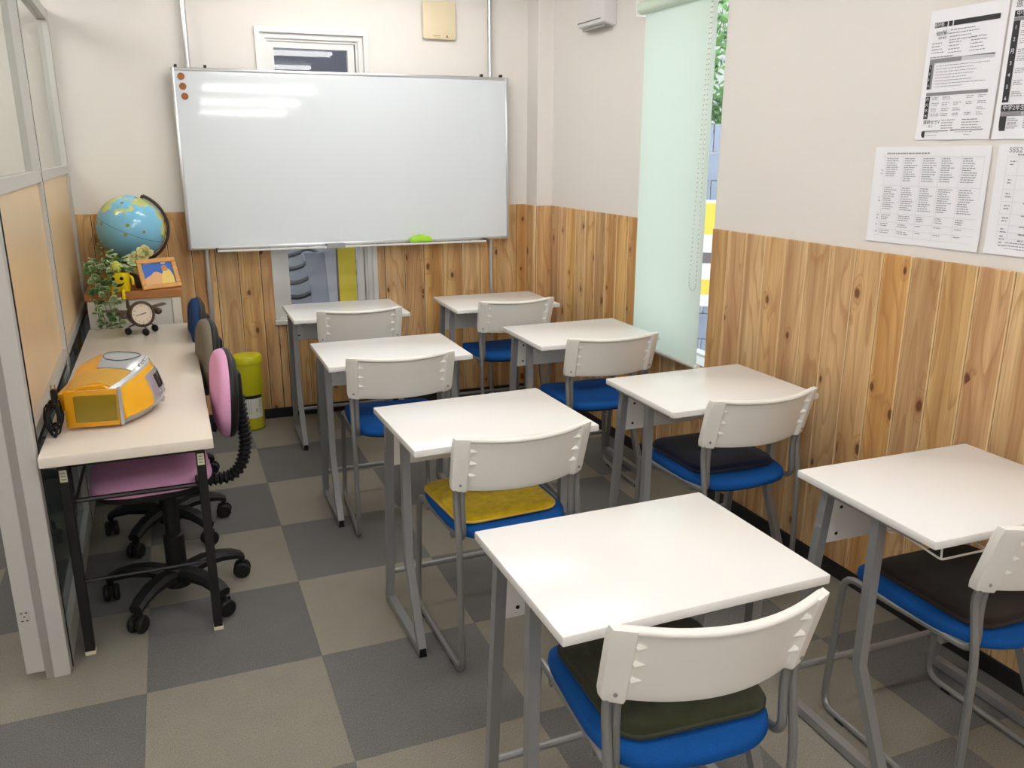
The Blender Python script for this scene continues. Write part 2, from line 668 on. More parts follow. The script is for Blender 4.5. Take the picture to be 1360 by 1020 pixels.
# corner post: front and left side
obj('board_backing', G().box(PX0 - 0.003, 2.03, -PD - 0.003, 0.0, Z0, WZ - 0.002), M_GROOVE, wall_corner, 0)
put_plank(wall_corner, Matrix.Translation((PX0 + 0.052, -PD - 0.002, Z0)), 0.115, WZ - Z0)
put_plank(wall_corner, Matrix.Translation((PX0 - 0.002, -PD / 2 - 0.002, Z0)) @ Matrix.Rotation(-PI / 2, 4, 'Z'), PD - 0.006, WZ - Z0)
# right wall (boards face -X): local X of board -> -Y
obj('board_backing', G().box(-0.003, 0.001, -5.4, RWY0, Z0, WZ - 0.002).box(-0.003, 0.001, RWY1, -PD, Z0, WZ - 0.002).box(-0.003, 0.001, RWY0, RWY1, Z0, RWZ0), M_GROOVE, wall_right, 0)
ys = []
for k in range(-40, 60):
    e = -1.912 - k * PW
    if -5.4 < e < -PD - 0.015:
        ys.append(e)
ys = [-5.4] + sorted(ys) + [-PD - 0.012]
for a, b in zip(ys[:-1], ys[1:]):
    cuts = sorted({a, b, *[c for c in (RWY0, RWY1) if a < c < b]})
    for p, q in zip(cuts[:-1], cuts[1:]):
        mid = (p + q) / 2
        hh = RWZ0 - Z0 if RWY0 < mid < RWY1 else WZ - Z0
        put_plank(wall_right, Matrix.Translation((-0.002, mid, Z0)) @ Matrix.Rotation(-PI / 2, 4, 'Z'), q - p, hh)
# black vinyl base
tag(obj('baseboard_back', G().box(-0.62, PX0, -0.014, 0, 0, Z0).bevel(0.002, 1), M_BLACKBASE, smooth=0), kind='structure')
o = tag(obj('baseboard_right', G().box(-0.014, 0, -5.4, -PD, 0, Z0).bevel(0.002, 1), M_BLACKBASE, smooth=0), kind='structure')
o.location = RW_O
o.rotation_euler = (0, 0, RW_A)
tag(obj('baseboard_corner', G().box(PX0 - 0.014, 2.02, -PD - 0.014, -0.015, 0, Z0).bevel(0.002, 1), M_BLACKBASE, smooth=0), kind='structure')

# ------------------------------------------------------------------ window 1 (behind the whiteboard)
win1 = thing('window_1', (0, 0, 0), kind='structure')


def frame_rect(x0, x1, z0, z1, w, y0, y1):
    return (G().box(x0, x0 + w, y0, y1, z0, z1).box(x1 - w, x1, y0, y1, z0, z1)
            .box(x0 + w, x1 - w, y0, y1, z1 - w, z1).box(x0 + w, x1 - w, y0, y1, z0, z0 + w))


obj('outer_frame', frame_rect(BWX0 - 0.012, BWX1 + 0.012, BWZ0, BWZ1 + 0.01, 0.026, -0.018, 0.03), M_ALUW, win1, 0)
obj('inner_frame', frame_rect(BWX0 + 0.012, BWX1 - 0.012, BWZ0 + 0.014, BWZ1 - 0.014, 0.028, 0.006, 0.05), M_ALUW, win1, 0)
obj('track', frame_rect(BWX0 + 0.038, BWX1 - 0.038, BWZ0 + 0.04, BWZ1 - 0.04, 0.014, 0.022, 0.06), M_ALUW, win1, 0)
obj('sash', frame_rect(BWX0 + 0.048, BWX1 - 0.058, BWZ0 + 0.05, BWZ1 - 0.05, 0.036, 0.034, 0.07), M_ALUW, win1, 0)
obj('glass_pane', G().box(BWX0 + 0.08, BWX1 - 0.09, 0.05, 0.054, BWZ0 + 0.08, BWZ1 - 0.08), M_GLASS, win1, 0)
obj('sill', G().box(BWX0 - 0.016, BWX1 + 0.016, -0.03, 0.02, BWZ0 - 0.012, BWZ0 + 0.014).bevel(0.003, 1), M_ALUW, win1, 0)

# window 2 (right wall, behind the blind)
win2 = thing('window_2', RW_O, RW_A, kind='structure')


def frame_yz(y0, y1, z0, z1, w, x0, x1):
    return (G().box(x0, x1, y0, y0 + w, z0, z1).box(x0, x1, y1 - w, y1, z0, z1)
            .box(x0, x1, y0 + w, y1 - w, z1 - w, z1).box(x0, x1, y0 + w, y1 - w, z0, z0 + w))


obj('outer_frame', frame_yz(RWY0, RWY1, RWZ0, RWZ1, 0.016, 0.10, 0.155), M_ALUW, win2, 0)
obj('glass_pane', G().box(0.125, 0.129, RWY0 + 0.014, RWY1 - 0.014, RWZ0 + 0.014, RWZ1 - 0.014), M_GLASS, win2, 0)
obj('sill', G().box(0.0, 0.11, RWY0, RWY1, RWZ0 - 0.004, RWZ0 + 0.006), M_ALUW, win2, 0)

# ------------------------------------------------------------------ partition on the left
PA = 0.0383
part = thing('wall_left', (-0.461, -2.352, 0), PA, kind='structure')
PL = 2.376
T = 0.045
ML0, ML1 = 1.085, 1.16
obj('post', G().box(-T, 0, 0, 0.045, 0, 2.15).bevel(0.002, 1), M_PARTFR, part)
obj('seam_strip', G().box(-T + 0.002, 0.003, 0.045, 0.050, 0, 2.15), M_BLACKM, part, 0)
obj('post', G().box(-T, 0.002, ML0, (ML0 + ML1) / 2 - 0.003, 0.0, 2.15).bevel(0.002, 1), M_PARTFR, part)
obj('post', G().box(-T, 0.002, (ML0 + ML1) / 2 + 0.003, ML1, 0.0, 2.15).bevel(0.002, 1), M_PARTFR, part)
obj('seam_strip', G().box(-T, 0.003, (ML0 + ML1) / 2 - 0.003, (ML0 + ML1) / 2 + 0.003, 0, 2.15), M_BLACKM, part, 0)
obj('post', G().box(-T, 0.002, PL - 0.075, PL - 0.02, 0, 2.15).bevel(0.002, 1), M_PARTFR, part)
obj('seam_strip', G().box(-T, 0.003, PL - 0.02, PL - 0.008, 0, 2.15), M_BLACKM, part, 0)
for a, b in ((0.050, ML0), (ML1, PL - 0.075)):
    obj('rail', G().box(-T, -0.002, a, b, 2.10, 2.15), M_PARTFR, part, 0)
    obj('rail', G().box(-T, 0.0, a, b, 1.392, 1.43), M_PARTFR, part, 0)
    obj('rail', G().box(-T, 0.004, a, b, 0.725, 0.760), M_ALU, part, 0)
    obj('seam_strip', G().box(-T, -0.004, a, b, 0.690, 0.725), M_BLACKM, part, 0)
    obj('rail', G().box(-T, 0.0, a, b, 0.0, 0.085), M_PARTFR, part, 0)
    obj('glass_pane', G().box(-0.026, -0.022, a, b, 1.43, 2.10), M_GLASSP, part, 0)
    obj('tan_panel', G().box(-0.034, -0.012, a, b, 0.760, 1.392), M_PARTYEL, part, 0)
    obj('glass_pane', G().box(-0.026, -0.020, a, b, 0.085, 0.690), M_GLASSD, part, 0)
# gasket beside the near post, then the jamb of the doorway next to it
obj('groove_strip', G().box(-0.066, -T, 0.006, 0.04, 0, 2.15), mat('partition_groove', (150, 146, 141), 0.5), part, 0)
obj('door_jamb', G().box(-0.114, -0.066, 0.002, 0.042, 0.028, 2.15).bevel(0.002, 1), M_PARTFR, part)
hp = obj('strike_plate', G().box(-0.106, -0.082, -0.001, 0.002, 0.195, 0.235), M_PARTFR, part)
for hx in (-0.100, -0.088):
    for hz in (0.203, 0.228):
        obj('screw_hole', G().box(hx - 0.003, hx + 0.003, -0.0018, 0.0, hz - 0.0016, hz + 0.0016), M_BLACKM, hp, 0)
obj('screw_hole', G().box(-0.096, -0.091, -0.0018, 0.0, 0.214, 0.217), M_BLACKM, hp, 0)

# ------------------------------------------------------------------ ceiling lamps (rows behind and above the camera, then added fill lamps)
M_TUBE = emit_mat('lit_fluorescent_tube', LAMP_COLOR, LAMP_STRENGTH)
M_LAMPB = mat('lamp_white_enamel', (238, 238, 236), 0.5)


def lamp(x, y, label):
    t = thing('ceiling_lamp', (x, y, CEIL), 0, label, 'ceiling lamp', 'fluorescent ceiling lamps in rows')
    body = G().ring_loft([[Vector((sx, yy, zz)) for yy, zz in ((-0.11, 0), (0.11, 0), (0.05, -0.05), (-0.05, -0.05))] for sx in (-0.62, 0.62)])
    obj('housing', body, M_LAMPB, t, 0)
    for s in (-0.070, 0.070):
        obj('fluorescent_tube', G().tube([(-0.595, s, -0.062), (0.595, s, -0.062)], 0.018, 10), M_TUBE, t)
        for e in (-0.605, 0.605):
            obj('socket', G().box(e - 0.012, e + 0.012, s - 0.016, s + 0.016, -0.08, 0.0), M_LAMPB, t, 0)
    return t


for k, yy in enumerate((-0.92, -2.42, -3.92, -5.42, -6.92, -8.42)):
    lamp(0.85, yy, 'white twin tube fluorescent ceiling lamp, number %s counted from the whiteboard wall' % ('one', 'two', 'three', 'four', 'five', 'six')[k])
for k, yy in enumerate((-0.92, -3.92, -5.42, -6.92)):  # unseen lamps, added to brighten the next room and fill from behind
    lamp(-1.45, yy, 'added unseen twin tube fill lamp beyond the partition line, number %s' % ('one', 'two', 'three', 'four')[k])

# ------------------------------------------------------------------ whiteboard and its poles
for px, lab in ((0.061, 'grey steel floor to ceiling pole at the left end of the whiteboard'), (1.680, 'grey steel floor to ceiling pole at the right end of the whiteboard')):
    t = thing('support_pole', (px, -0.040, 0), 0, lab, 'pole', 'whiteboard support poles')
    obj('tube', G().tube([(0, 0, 0), (0, 0, CEIL)], 0.0135, 14), M_ALU, t)
    obj('foot_cap', G().tube([(0, 0, 0), (0, 0, 0.02)], 0.02, 14), M_BLACKP, t)

WBW, WBH = 1.803, 0.911
wb = thing('whiteboard', (-0.026 + WBW / 2, -0.102, 0.994), 0, 'large wall mounted whiteboard with silver frame', 'whiteboard', rot=(-0.024, 0, 0))
obj('writing_surface', G().box(-WBW / 2 + 0.01, WBW / 2 - 0.01, 0.004, 0.018, 0.01, WBH - 0.01), M_WBOARD, wb, 0)
fw = 0.017
for n_, bx in (('frame_side', (-WBW / 2, -WBW / 2 + fw, 0, 0.024, 0, WBH)), ('frame_side', (WBW / 2 - fw, WBW / 2, 0, 0.024, 0, WBH)),
               ('frame_side', (-WBW / 2 + fw, WBW / 2 - fw, 0, 0.024, WBH - fw, WBH)), ('frame_side', (-WBW / 2 + fw, WBW / 2 - fw, 0, 0.024, 0, fw))):
    obj(n_, G().box(*bx).bevel(0.004, 2), M_ALU, wb)
obj('pen_tray', G().box(-0.76, 0.735, -0.058, 0.0, -0.010, -0.004).box(-0.76, 0.735, -0.062, -0.056, -0.010, 0.002).bevel(0.002, 1), M_ALUW, wb)
obj('tray_end_cap', G().box(-0.764, -0.76, -0.062, 0.0, -0.012, 0.010), M_BLACKP, wb, 0)
obj('tray_end_cap', G().box(0.735, 0.739, -0.062, 0.0, -0.012, 0.010), M_BLACKP, wb, 0)
obj('tray_joint', G().box(-0.19, -0.09, -0.066, -0.004, -0.013, 0.014).bevel(0.002, 1), M_STEEL, wb)
for cx in (-0.875, -0.735, 0.745, 0.862):
    obj('clamp_bolt', G().box(cx - 0.007, cx + 0.007, 0.008, 0.03, WBH, WBH + 0.014), M_BLACKP, wb, 0)

M_CORK = mat('brown_cork_magnet', (150, 92, 52), 0.7, bump=0.2, bscale=500)
for k, (u, z, lab) in enumerate(((-0.853, 0.868, 'brown round magnet at the top of the whiteboard column'), (-0.849, 0.820, 'brown round magnet in the middle of the whiteboard column'), (-0.844, 0.772, 'brown round magnet at the bottom of the whiteboard column'))):
    Mw = Matrix.Translation(wb.location) @ Euler((-0.024, 0, 0)).to_matrix().to_4x4()
    o = obj('magnet', G().lathe([(0.0, 0), (0.0155, 0), (0.017, 0.004), (0.0155, 0.0075), (0.0, 0.008)], 20), M_CORK)
    o.matrix_world = Mw @ Matrix.Translation((u, 0.0042, z)) @ Matrix.Rotation(PI / 2, 4, 'X')
    tag(o, lab, 'magnet', 'round magnets on the whiteboard')
# green eraser lying on the tray
er = thing('whiteboard_eraser', (1.222, -0.1325, 0.9895), 0, 'lime green whiteboard eraser with domed back on the pen tray', 'eraser')
er_prof = [(-0.066, 0.010)] + [(0.066 * math.sin(a), 0.010 + 0.038 * math.cos(a) ** 0.7) for a in [(-PI / 2 + PI * i / 14) for i in range(1, 14)]] + [(0.066, 0.010)]
obj('grip', G().ring_loft([[Vector((x, y, z)) for x, z in er_prof] for y in (-0.024, 0.024)]).bevel(0.003, 2), mat('lime_plastic', (158, 214, 44), 0.4), er)
obj('felt', G().box(-0.064, 0.064, -0.022, 0.022, 0.0, 0.010), mat('dark_felt', (60, 70, 52), 0.9), er, 0)

# ------------------------------------------------------------------ wall boxes
M_BEIGE = mat('beige_plastic', (220, 206, 174), 0.45)
v = thing('wall_vent', (1.389, -0.004, 2.195), 0, 'square beige plastic vent cover high on the wall above the whiteboard', 'vent')
obj('back_plate', G().box(-0.082, 0.082, -0.014, 0.0, -0.084, 0.084), mat('dark_beige_plastic', (150, 138, 112), 0.6), v, 0)
obj('cover', G().prism(rrect(0.188, 0.196, 0.012), 0, 0.016, Matrix.Translation((0, -0.014, 0)) @ Matrix.Rotation(PI / 2, 4, 'X')).bevel(0.004, 2), M_BEIGE, v)
tx = G()
for k in range(9):
    tx.box(-0.036 + k * 0.0048, -0.033 + k * 0.0048, -0.0306, -0.030, -0.082, -0.078)
for k in range(8):
    tx.box(-0.034 + k * 0.0048, -0.031 + k * 0.0048, -0.0306, -0.030, -0.0885, -0.0855)
tag(obj('small_print', tx, mat('brown_print', (128, 112, 86), 0.7), v, 0), kind='stuff')
obj('printed_mark', G().prism([(0.034, -0.088), (0.050, -0.088), (0.042, -0.074)], 0.030, 0.0306, Matrix.Rotation(PI / 2, 4, 'X')), MATS['brown_print'], v, 0)

hb = thing('wall_heater_box', (RW_O[0] - 0.0, 0, 0), RW_A, 'white wall mounted ventilation box beside the roller blind', 'vent box')
hg = G().ring_loft([[Vector((x, y, z)) for x, z in ((0, 2.095), (-0.070, 2.112), (-0.074, 2.36), (0, 2.36))] for y in (-0.885, -0.60)])
obj('case', hg.bevel(0.005, 2), mat('white_vent_plastic', (226, 224, 224), 0.45), hb)
obj('slot', G().box(-0.0735, -0.070, -0.850, -0.605, 2.128, 2.131), M_BLACKM, hb, 0)
obj('underside_grille', G().box(-0.052, -0.01, -0.86, -0.62, 2.093, 2.104), mat('vent_grille_grey', (150, 148, 144), 0.7), hb, 0)  # plain grey strip under the case

# ------------------------------------------------------------------ roller blind
bl = thing('roller_blind', RW_O, RW_A, 'pale green roller blind pulled down over the tall window', 'blind')
mb = bpy.data.materials.new('pale_green_blind_cloth')
mb.use_nodes = True
nt = mb.node_tree
nt.nodes.clear()
out = nt.nodes.new('ShaderNodeOutputMaterial')
mx = nt.nodes.new('ShaderNodeMixShader')
mx.inputs['Fac'].default_value = 0.45
df = nt.nodes.new('ShaderNodeBsdfDiffuse')
tl = nt.nodes.new('ShaderNodeBsdfTranslucent')
df.inputs['Color'].default_value = lin((230, 238, 232)) + (1,)
tl.inputs['Color'].default_value = lin((236, 246, 238)) + (1,)
nt.links.new(df.outputs[0], mx.inputs[1])
nt.links.new(tl.outputs[0], mx.inputs[2])
nt.links.new(mx.outputs[0], out.inputs[0])
BY0, BY1 = -1.772, -1.222
obj('cloth', G().box(-0.0365, -0.0355, BY0, BY1, 0.585, 2.125), mb, bl, 0)
obj('roller', G().tube([(-0.045, BY0 - 0.02, 2.125), (-0.045, BY1 + 0.02, 2.125)], 0.028, 18), mat('pale_green_roller', (206, 222, 204), 0.5), bl)
obj('roller_bracket', G().box(-0.075, 0.0, BY1 + 0.02, BY1 + 0.026, 2.09, 2.16).bevel(0.003, 1), M_PLASTW, bl)
obj('bottom_bar', G().tube([(-0.036, BY0, 0.578), (-0.036, BY1, 0.578)], 0.011, 12), mat('blind_bar_plastic', (206, 204, 194), 0.4), bl)
obj('bar_cap', G().tube([(-0.036, BY0 - 0.012, 0.578), (-0.036, BY0, 0.578)], 0.013, 12), M_PLASTW, bl)
bead = G()
cpts = [(-0.062, -1.762, z) for z in [2.11 - 0.02 * k for k in range(60)]]
cpts = [(-0.062, -1.772 + 0.0 * k, 2.11 - 1.16 * k / 60) for k in range(61)]
loop = [(-0.062, -1.747 - 0.025 * math.cos(a), 0.95 - 0.030 * math.sin(a)) for a in [PI * i / 8 for i in range(9)]]
back = [(-0.062, -1.722 - 0.045 * k / 60, 0.95 + 1.16 * k / 60) for k in range(61)]
bead.tube(cpts + loop + back, 0.0016, 5)
obj('bead_chain', bead, M_PLASTW, bl)
bd = G()
for p in (cpts[::1] + loop + back[::1]):
    bd.sphere(p, 0.0028, 5, 4)
tag(obj('chain_bead', bd, mat('chain_bead_grey', (176, 180, 172), 0.4), bl), kind='stuff')

# ------------------------------------------------------------------ student desks
DW, DD, DH = 0.588, 0.450, 0.700


def make_desk(rack=False):
    t = thing('student_desk', (0, 0, 0))
    obj('desktop', G().box(-DW / 2, DW / 2, -DD / 2, DD / 2, DH - 0.021, DH).bevel(0.0035, 2), M_DESK, t)
    q = 0.0125
    for s in (-1, 1):
        x = s * 0.268
        obj('leg', G().tube([(x, 0.132, DH - 0.022), (x, 0.205, 0.018)], q, square=True), M_STEEL, t, 30)
        obj('leg', G().tube([(x, -0.040, DH - 0.022), (x, -0.036, 0.275), (x, -0.150, 0.022)], q, square=True), M_STEEL, t, 30)
        f = obj('foot_bar', G().tube([(x, 0.215, 0.018), (x, -0.160, 0.018)], q, square=True), M_STEEL, t, 30)
        for yy in (0.205, -0.15):
            obj('glide', G().box(x - 0.011, x + 0.011, yy - 0.014, yy + 0.012, 0.0, 0.007), M_BLACKP, f, 0)
        obj('end_cap', G().box(x - 0.0105, x + 0.0105, -0.1625, -0.160, 0.008, 0.028), M_BLACKP, f, 0)
        obj('side_rail', G().box(x - 0.010, x + 0.010, -0.17, 0.17, DH - 0.034, DH - 0.021), M_STEEL, t, 0)
        obj('corner_clip', G().box(x - s * 0.024 - 0.014, x - s * 0.024 + 0.014, -0.19, -0.165, DH - 0.030, DH - 0.021), M_BLACKP, t, 0)
        for zz in (0.655, 0.572):
            yy = 0.132 + (0.660 - zz) * 0.11
            obj('bolt', G().lathe([(0.0, 0), (0.0055, 0), (0.005, 0.003), (0, 0.004)], 10, Matrix.Translation((x - 0.0125, yy, zz)) @ Matrix.Rotation(-PI / 2, 4, 'Y')), M_STEEL, t)
        hk = [(x - s * 0.045 + 0.008 * math.cos(a), -0.055 + 0.026 * math.sin(a * 0.5), DH - 0.058 + 0.017 * math.sin(a)) for a in [2 * PI * i / 12 for i in range(11)]]
        obj('bag_hook', G().tube([(x - s * 0.03, -0.01, DH - 0.021)] + hk, 0.0018, 6), M_ALU, t)
    obj('cross_rail', G().tube([(-0.268, 0.192, 0.118), (0.268, 0.192, 0.118)], 0.0095, 10), M_STEEL, t)
    Mp = Matrix.Translation((0, 0.128, DH - 0.024)) @ Matrix.Rotation(0.107, 4, 'X')
    pn = obj('back_panel', G().box(-0.2555, 0.2555, -0.008, 0.004, -0.152, 0.0, Mp), M_PANELW, t, 0)
    for s in (-1, 1):
        for zz in (-0.050, -0.128):
            obj('rivet', G().lathe([(0, 0), (0.0048, 0), (0.0044, 0.0015), (0, 0.002)], 10, Mp @ Matrix.Translation((s * 0.228, -0.008, zz)) @ Matrix.Rotation(PI / 2, 4, 'X')), M_BLACKP, pn)
    if rack:
        wr = [(-0.20, 0.12, 0.640), (-0.20, -0.165, 0.612), (0.20, -0.165, 0.612), (0.20, 0.12, 0.640)]
        obj('wire_shelf', G().tube(fillet(wr, 0.008), 0.0028, 6).tube([(-0.198, -0.163, 0.612), (-0.19, -0.150, 0.679)], 0.0025, 6).tube([(0.198, -0.163, 0.612), (0.19, -0.150, 0.679)], 0.0025, 6)
            .tube([(-0.06, 0.12, 0.65), (-0.06, -0.165, 0.612)], 0.0025, 6).tube([(0.06, 0.12, 0.65), (0.06, -0.165, 0.612)], 0.0025, 6), M_PLASTW, t)
    return t


desks = [(0.8184, -3.4546, 0.0275, 'white student desk in the foreground, largest in view, with dark green cushion chair'),
         (0.8024, -2.4590, 0.0519, 'white student desk in front of the chair with the yellow cushion'),
         (0.7300, -1.4513, 0.0213, 'white student desk in left column, second from the whiteboard'),
         (0.7145, -0.4667, 0.0180, 'white student desk in left column nearest the whiteboard, under the low window'),
         (1.5464, -0.4918, 0.0049, 'white student desk in right column nearest the whiteboard, below its right end'),
         (1.6332, -1.4082, 0.0216, 'white student desk beside the bottom of the green roller blind'),
         (1.6692, -2.4129, 0.0286, 'white student desk by the wood cladding with the navy cushion chair'),
         (1.7221, -3.4119, 0.0, 'white student desk cut off by the right edge, with wire shelf underneath')]
dproto = make_desk()
dproto8 = make_desk(True)
for k, (x, y, a, lab) in enumerate(desks):
    d = dproto if k == 0 else (dproto8 if k == 7 else copy_tree(dproto))
    d.location = (x, y, 0)
    d.rotation_euler = (0, 0, a)
    tag(d, lab, 'desk', 'white student desks in two columns')

# ------------------------------------------------------------------ student chairs
SAG = 0.062


def back_pt(u, v, off=0.0):
    """u -1..1 across, v 0 bottom..1 top; off = distance behind the shell"""
    hw = 0.2065 + 0.005 * v
    x = u * hw
    z = 0.583 + v * 0.172 - 0.006 * (1 - u * u) * (1 if v > 0.5 else 0.6)
    y = -SAG * (1 - u * u) + 0.050 * (1 - v) - 0.0
    return Vector((x, y - off, z))


def make_chair():
    t = thing('student_chair', (0, 0, 0))
    # shell
    g = G()
    NU, NV = 26, 8

    def thick(u):
        return 0.009 + 0.015 * min(1.0, max(0.0, (abs(u) - 0.775) / 0.05))
    us = [-1 + 2 * i / NU for i in range(NU + 1)]
    us = sorted(set([round(q, 4) for q in us] + [-0.825, -0.775, 0.775, 0.825, -0.975, 0.975]))
    vs_ = [0, 0.035, 0.12, 0.3, 0.5, 0.7, 0.88, 0.965, 1.0]

    def rim(u, v):
        # rounded corners: pull the outline in near the corners
        du, dv = max(0, abs(u) - 0.90) / 0.10, max(0, abs(v - 0.5) - 0.38) / 0.12
        k = du * dv
        return u * (1 - 0.016 * k), 0.5 + (v - 0.5) * (1 - 0.03 * k)
    fr, bk = [], []
    for v in vs_:
        ra, rb = [], []
        e = 0.004 * (max(0, abs(v - 0.5) - 0.4) / 0.1)
        for u in us:
            a, b = rim(u, v)
            p = back_pt(a, b)
            ed = 1.0 if (v in (0, 1.0) or abs(u) == 1) else 0.0
            ra.append(p + Vector((0, -ed * 0.002, 0)))
            rb.append(p + Vector((0, -thick(u) + ed * 0.002, 0)))
        fr.append(ra)
        bk.append(rb)
    F = [[g.bm.verts.new(p) for p in r] for r in fr]
    B = [[g.bm.verts.new(p) for p in r] for r in bk]
    n = len(us)
    for i in range(len(vs_) - 1):
        for j in range(n - 1):
            g.face([F[i][j], F[i][j + 1], F[i + 1][j + 1], F[i + 1][j]])
            g.face([B[i][j], B[i + 1][j], B[i + 1][j + 1], B[i][j + 1]])
    for j in range(n - 1):
        g.face([F[0][j], B[0][j], B[0][j + 1], F[0][j + 1]])
        g.face([F[-1][j], F[-1][j + 1], B[-1][j + 1], B[-1][j]])
    for i in range(len(vs_) - 1):
        g.face([F[i][0], F[i + 1][0], B[i + 1][0], B[i][0]])
        g.face([F[i][-1], B[i][-1], B[i + 1][-1], F[i + 1][-1]])
    sh = obj('backrest', g, M_PLASTW, t, 40)
    # top lip
    lip = [back_pt(-0.955 + 1.91 * i / 24, 0.982 - 0.03 * max(0, abs(i - 12) / 12 - 0.9) * 10, 0.008) for i in range(25)]
    lr = []
    for p in lip:
        lr.append([p + Vector((0, dy, dz)) for dy, dz in ((0.009, -0.006), (0.010, 0.002), (0.006, 0.0055), (-0.006, 0.0055), (-0.011, 0.002), (-0.011, -0.004), (-0.004, -0.009))])
    obj('top_lip', G().ring_loft(lr), M_PLASTW, sh, 60)
    for s in (-1, 1):
        for v in (0.34, 0.57, 0.80):
            u0, u1 = s * 0.812, s * 0.690
            p0, p1 = back_pt(u0, v + 0.045, 0.0085), back_pt(u0, v - 0.035, 0.0085)
            p2 = back_pt(u1, v - 0.035, 0.0085)
            ap = back_pt(s * 0.800, v - 0.03, 0.022)
            gg = G()
            V = [gg.bm.verts.new(p) for p in (p0, p1, p2, ap)]
            for f in ((0, 1, 3), (1, 2, 3), (2, 0, 3), (0, 2, 1)):
                gg.face([V[i] for i in f])
            obj('grip_fin', gg, M_PLASTW, sh, 0)
        c = back_pt(s * 0.90, 0.13, 0.0252)
        obj('screw', G().lathe([(0, 0), (0.0042, 0), (0.004, 0.001), (0, 0.001)], 10, Matrix.Translation(c) @ Matrix.Rotation(PI / 2, 4, 'X')), M_STEEL, sh)
        # frames
        r = 0.0095
        xo = s * 0.1915
        xi = s * 0.1735
        loopp = [(xo, 0.040, 0.70), (xo, 0.008, 0.45), (xo, 0.004, r), (xo, 0.440, r), (xo - s * 0.012, 0.425, 0.418), (xi - s * 0.004, 0.04, 0.432), (xi, 0.026, 0.46), (xi, 0.046, 0.70)]
        # upright, sled and seat rail in one bent tube
        loopp = [(xo, -0.006, 0.715), (xo, 0.026, 0.60), (xo, 0.033, 0.555), (xo, 0.024, 0.50), (xo, 0.010, 0.42), (xo, 0.0, r), (xo, 0.440, r), (xo - s * 0.010, 0.425, 0.416), (xi, 0.022, 0.424), (xi, 0.032, 0.52), (xi, 0.029, 0.58), (xi, -0.003, 0.70)]
        obj('side_frame', G().tube(fillet(loopp, 0.045, 5), r, 10), M_STEEL_C, t)
        obj('floor_glide', G().tube([(xo, 0.06, 0.0045), (xo, 0.09, 0.0045)], 0.0105, 8), M_BLACKP, t)
        obj('floor_glide', G().tube([(xo, 0.35, 0.0045), (xo, 0.38, 0.0045)], 0.0105, 8), M_BLACKP, t)
    obj('cross_tube', G().tube([(-0.185, 0.34, 0.402), (0.185, 0.34, 0.402)], 0.009, 10).tube([(-0.183, 0.11, 0.408), (0.183, 0.11, 0.408)], 0.009, 10), M_STEEL_C, t)
    # seat: padded, front rounded, rear edge bowed
    g = G()
    out = []
    for i in range(48):
        a = 2 * PI * i / 48
        ca, sa = math.cos(a), math.sin(a)
        k = 4.8
        x = 0.186 * math.copysign(abs(ca) ** (2 / k), ca)
        y = 0.228 + 0.205 * math.copysign(abs(sa) ** (2 / k), sa)
        if sa < 0:
            y -= 0.030 * (1 - (x / 0.186) ** 2) * abs(sa)
            x *= 1.0 - 0.02 * abs(sa)
        out.append((x, y))
    rings = []
    for sc, z in ((0.94, 0.424), (0.99, 0.426), (1.0, 0.433), (0.993, 0.4425), (0.965, 0.4475), (0.8, 0.451), (0.3, 0.452)):
        rings.append([Vector((x * sc, 0.228 + (y - 0.228) * sc, z - 0.010 * max(0, (y - 0.36)) / 0.07 + 0.006 * (x / 0.186) ** 2 * (1 if z > 0.44 else 0))) for x, y in out])
    g.ring_loft(rings)
    obj('seat', g, M_BLUE, t, 60)
    g = G()
    g.ring_loft([[Vector((x * 0.90, 0.228 + (y - 0.228) * 0.90, z - 0.010 * max(0, (y - 0.36)) / 0.07)) for x, y in out] for z in (0.413, 0.4245)])
    obj('seat_underside', g, M_BLACKP, t, 40)
    return t


chairs = [(0.792, -3.763, -0.063, 'white backed blue chair in the foreground carrying the dark green cushion'),
          (0.820, -2.760, 0.047, 'white backed blue chair carrying the mustard yellow cushion'),
          (0.706, -1.765, -0.038, 'white backed blue chair without cushion, second from whiteboard in left column'),
          (0.738, -0.763, -0.039, 'white backed blue chair at the desk under the low window'),
          (1.560, -0.783, 0.024, 'white backed blue chair at the desk under the right end of the whiteboard'),
          (1.626, -1.750, -0.015, 'white backed blue chair without cushion, in front of the green blind'),
          (1.675, -2.702, 0.037, 'white backed blue chair carrying the navy cushion'),
          (1.725, -3.700, 0.0, 'white backed blue chair carrying the brown black cushion, cut by right edge')]
cproto = make_chair()
CH = []
for k, (x, y, a, lab) in enumerate(chairs):
    c = cproto if k == 0 else copy_tree(cproto)
    c.location = (x, y, 0)
    c.rotation_euler = (0, 0, a)
    tag(c, lab, 'chair', 'white backed student chairs at the desks')
    CH.append(c)


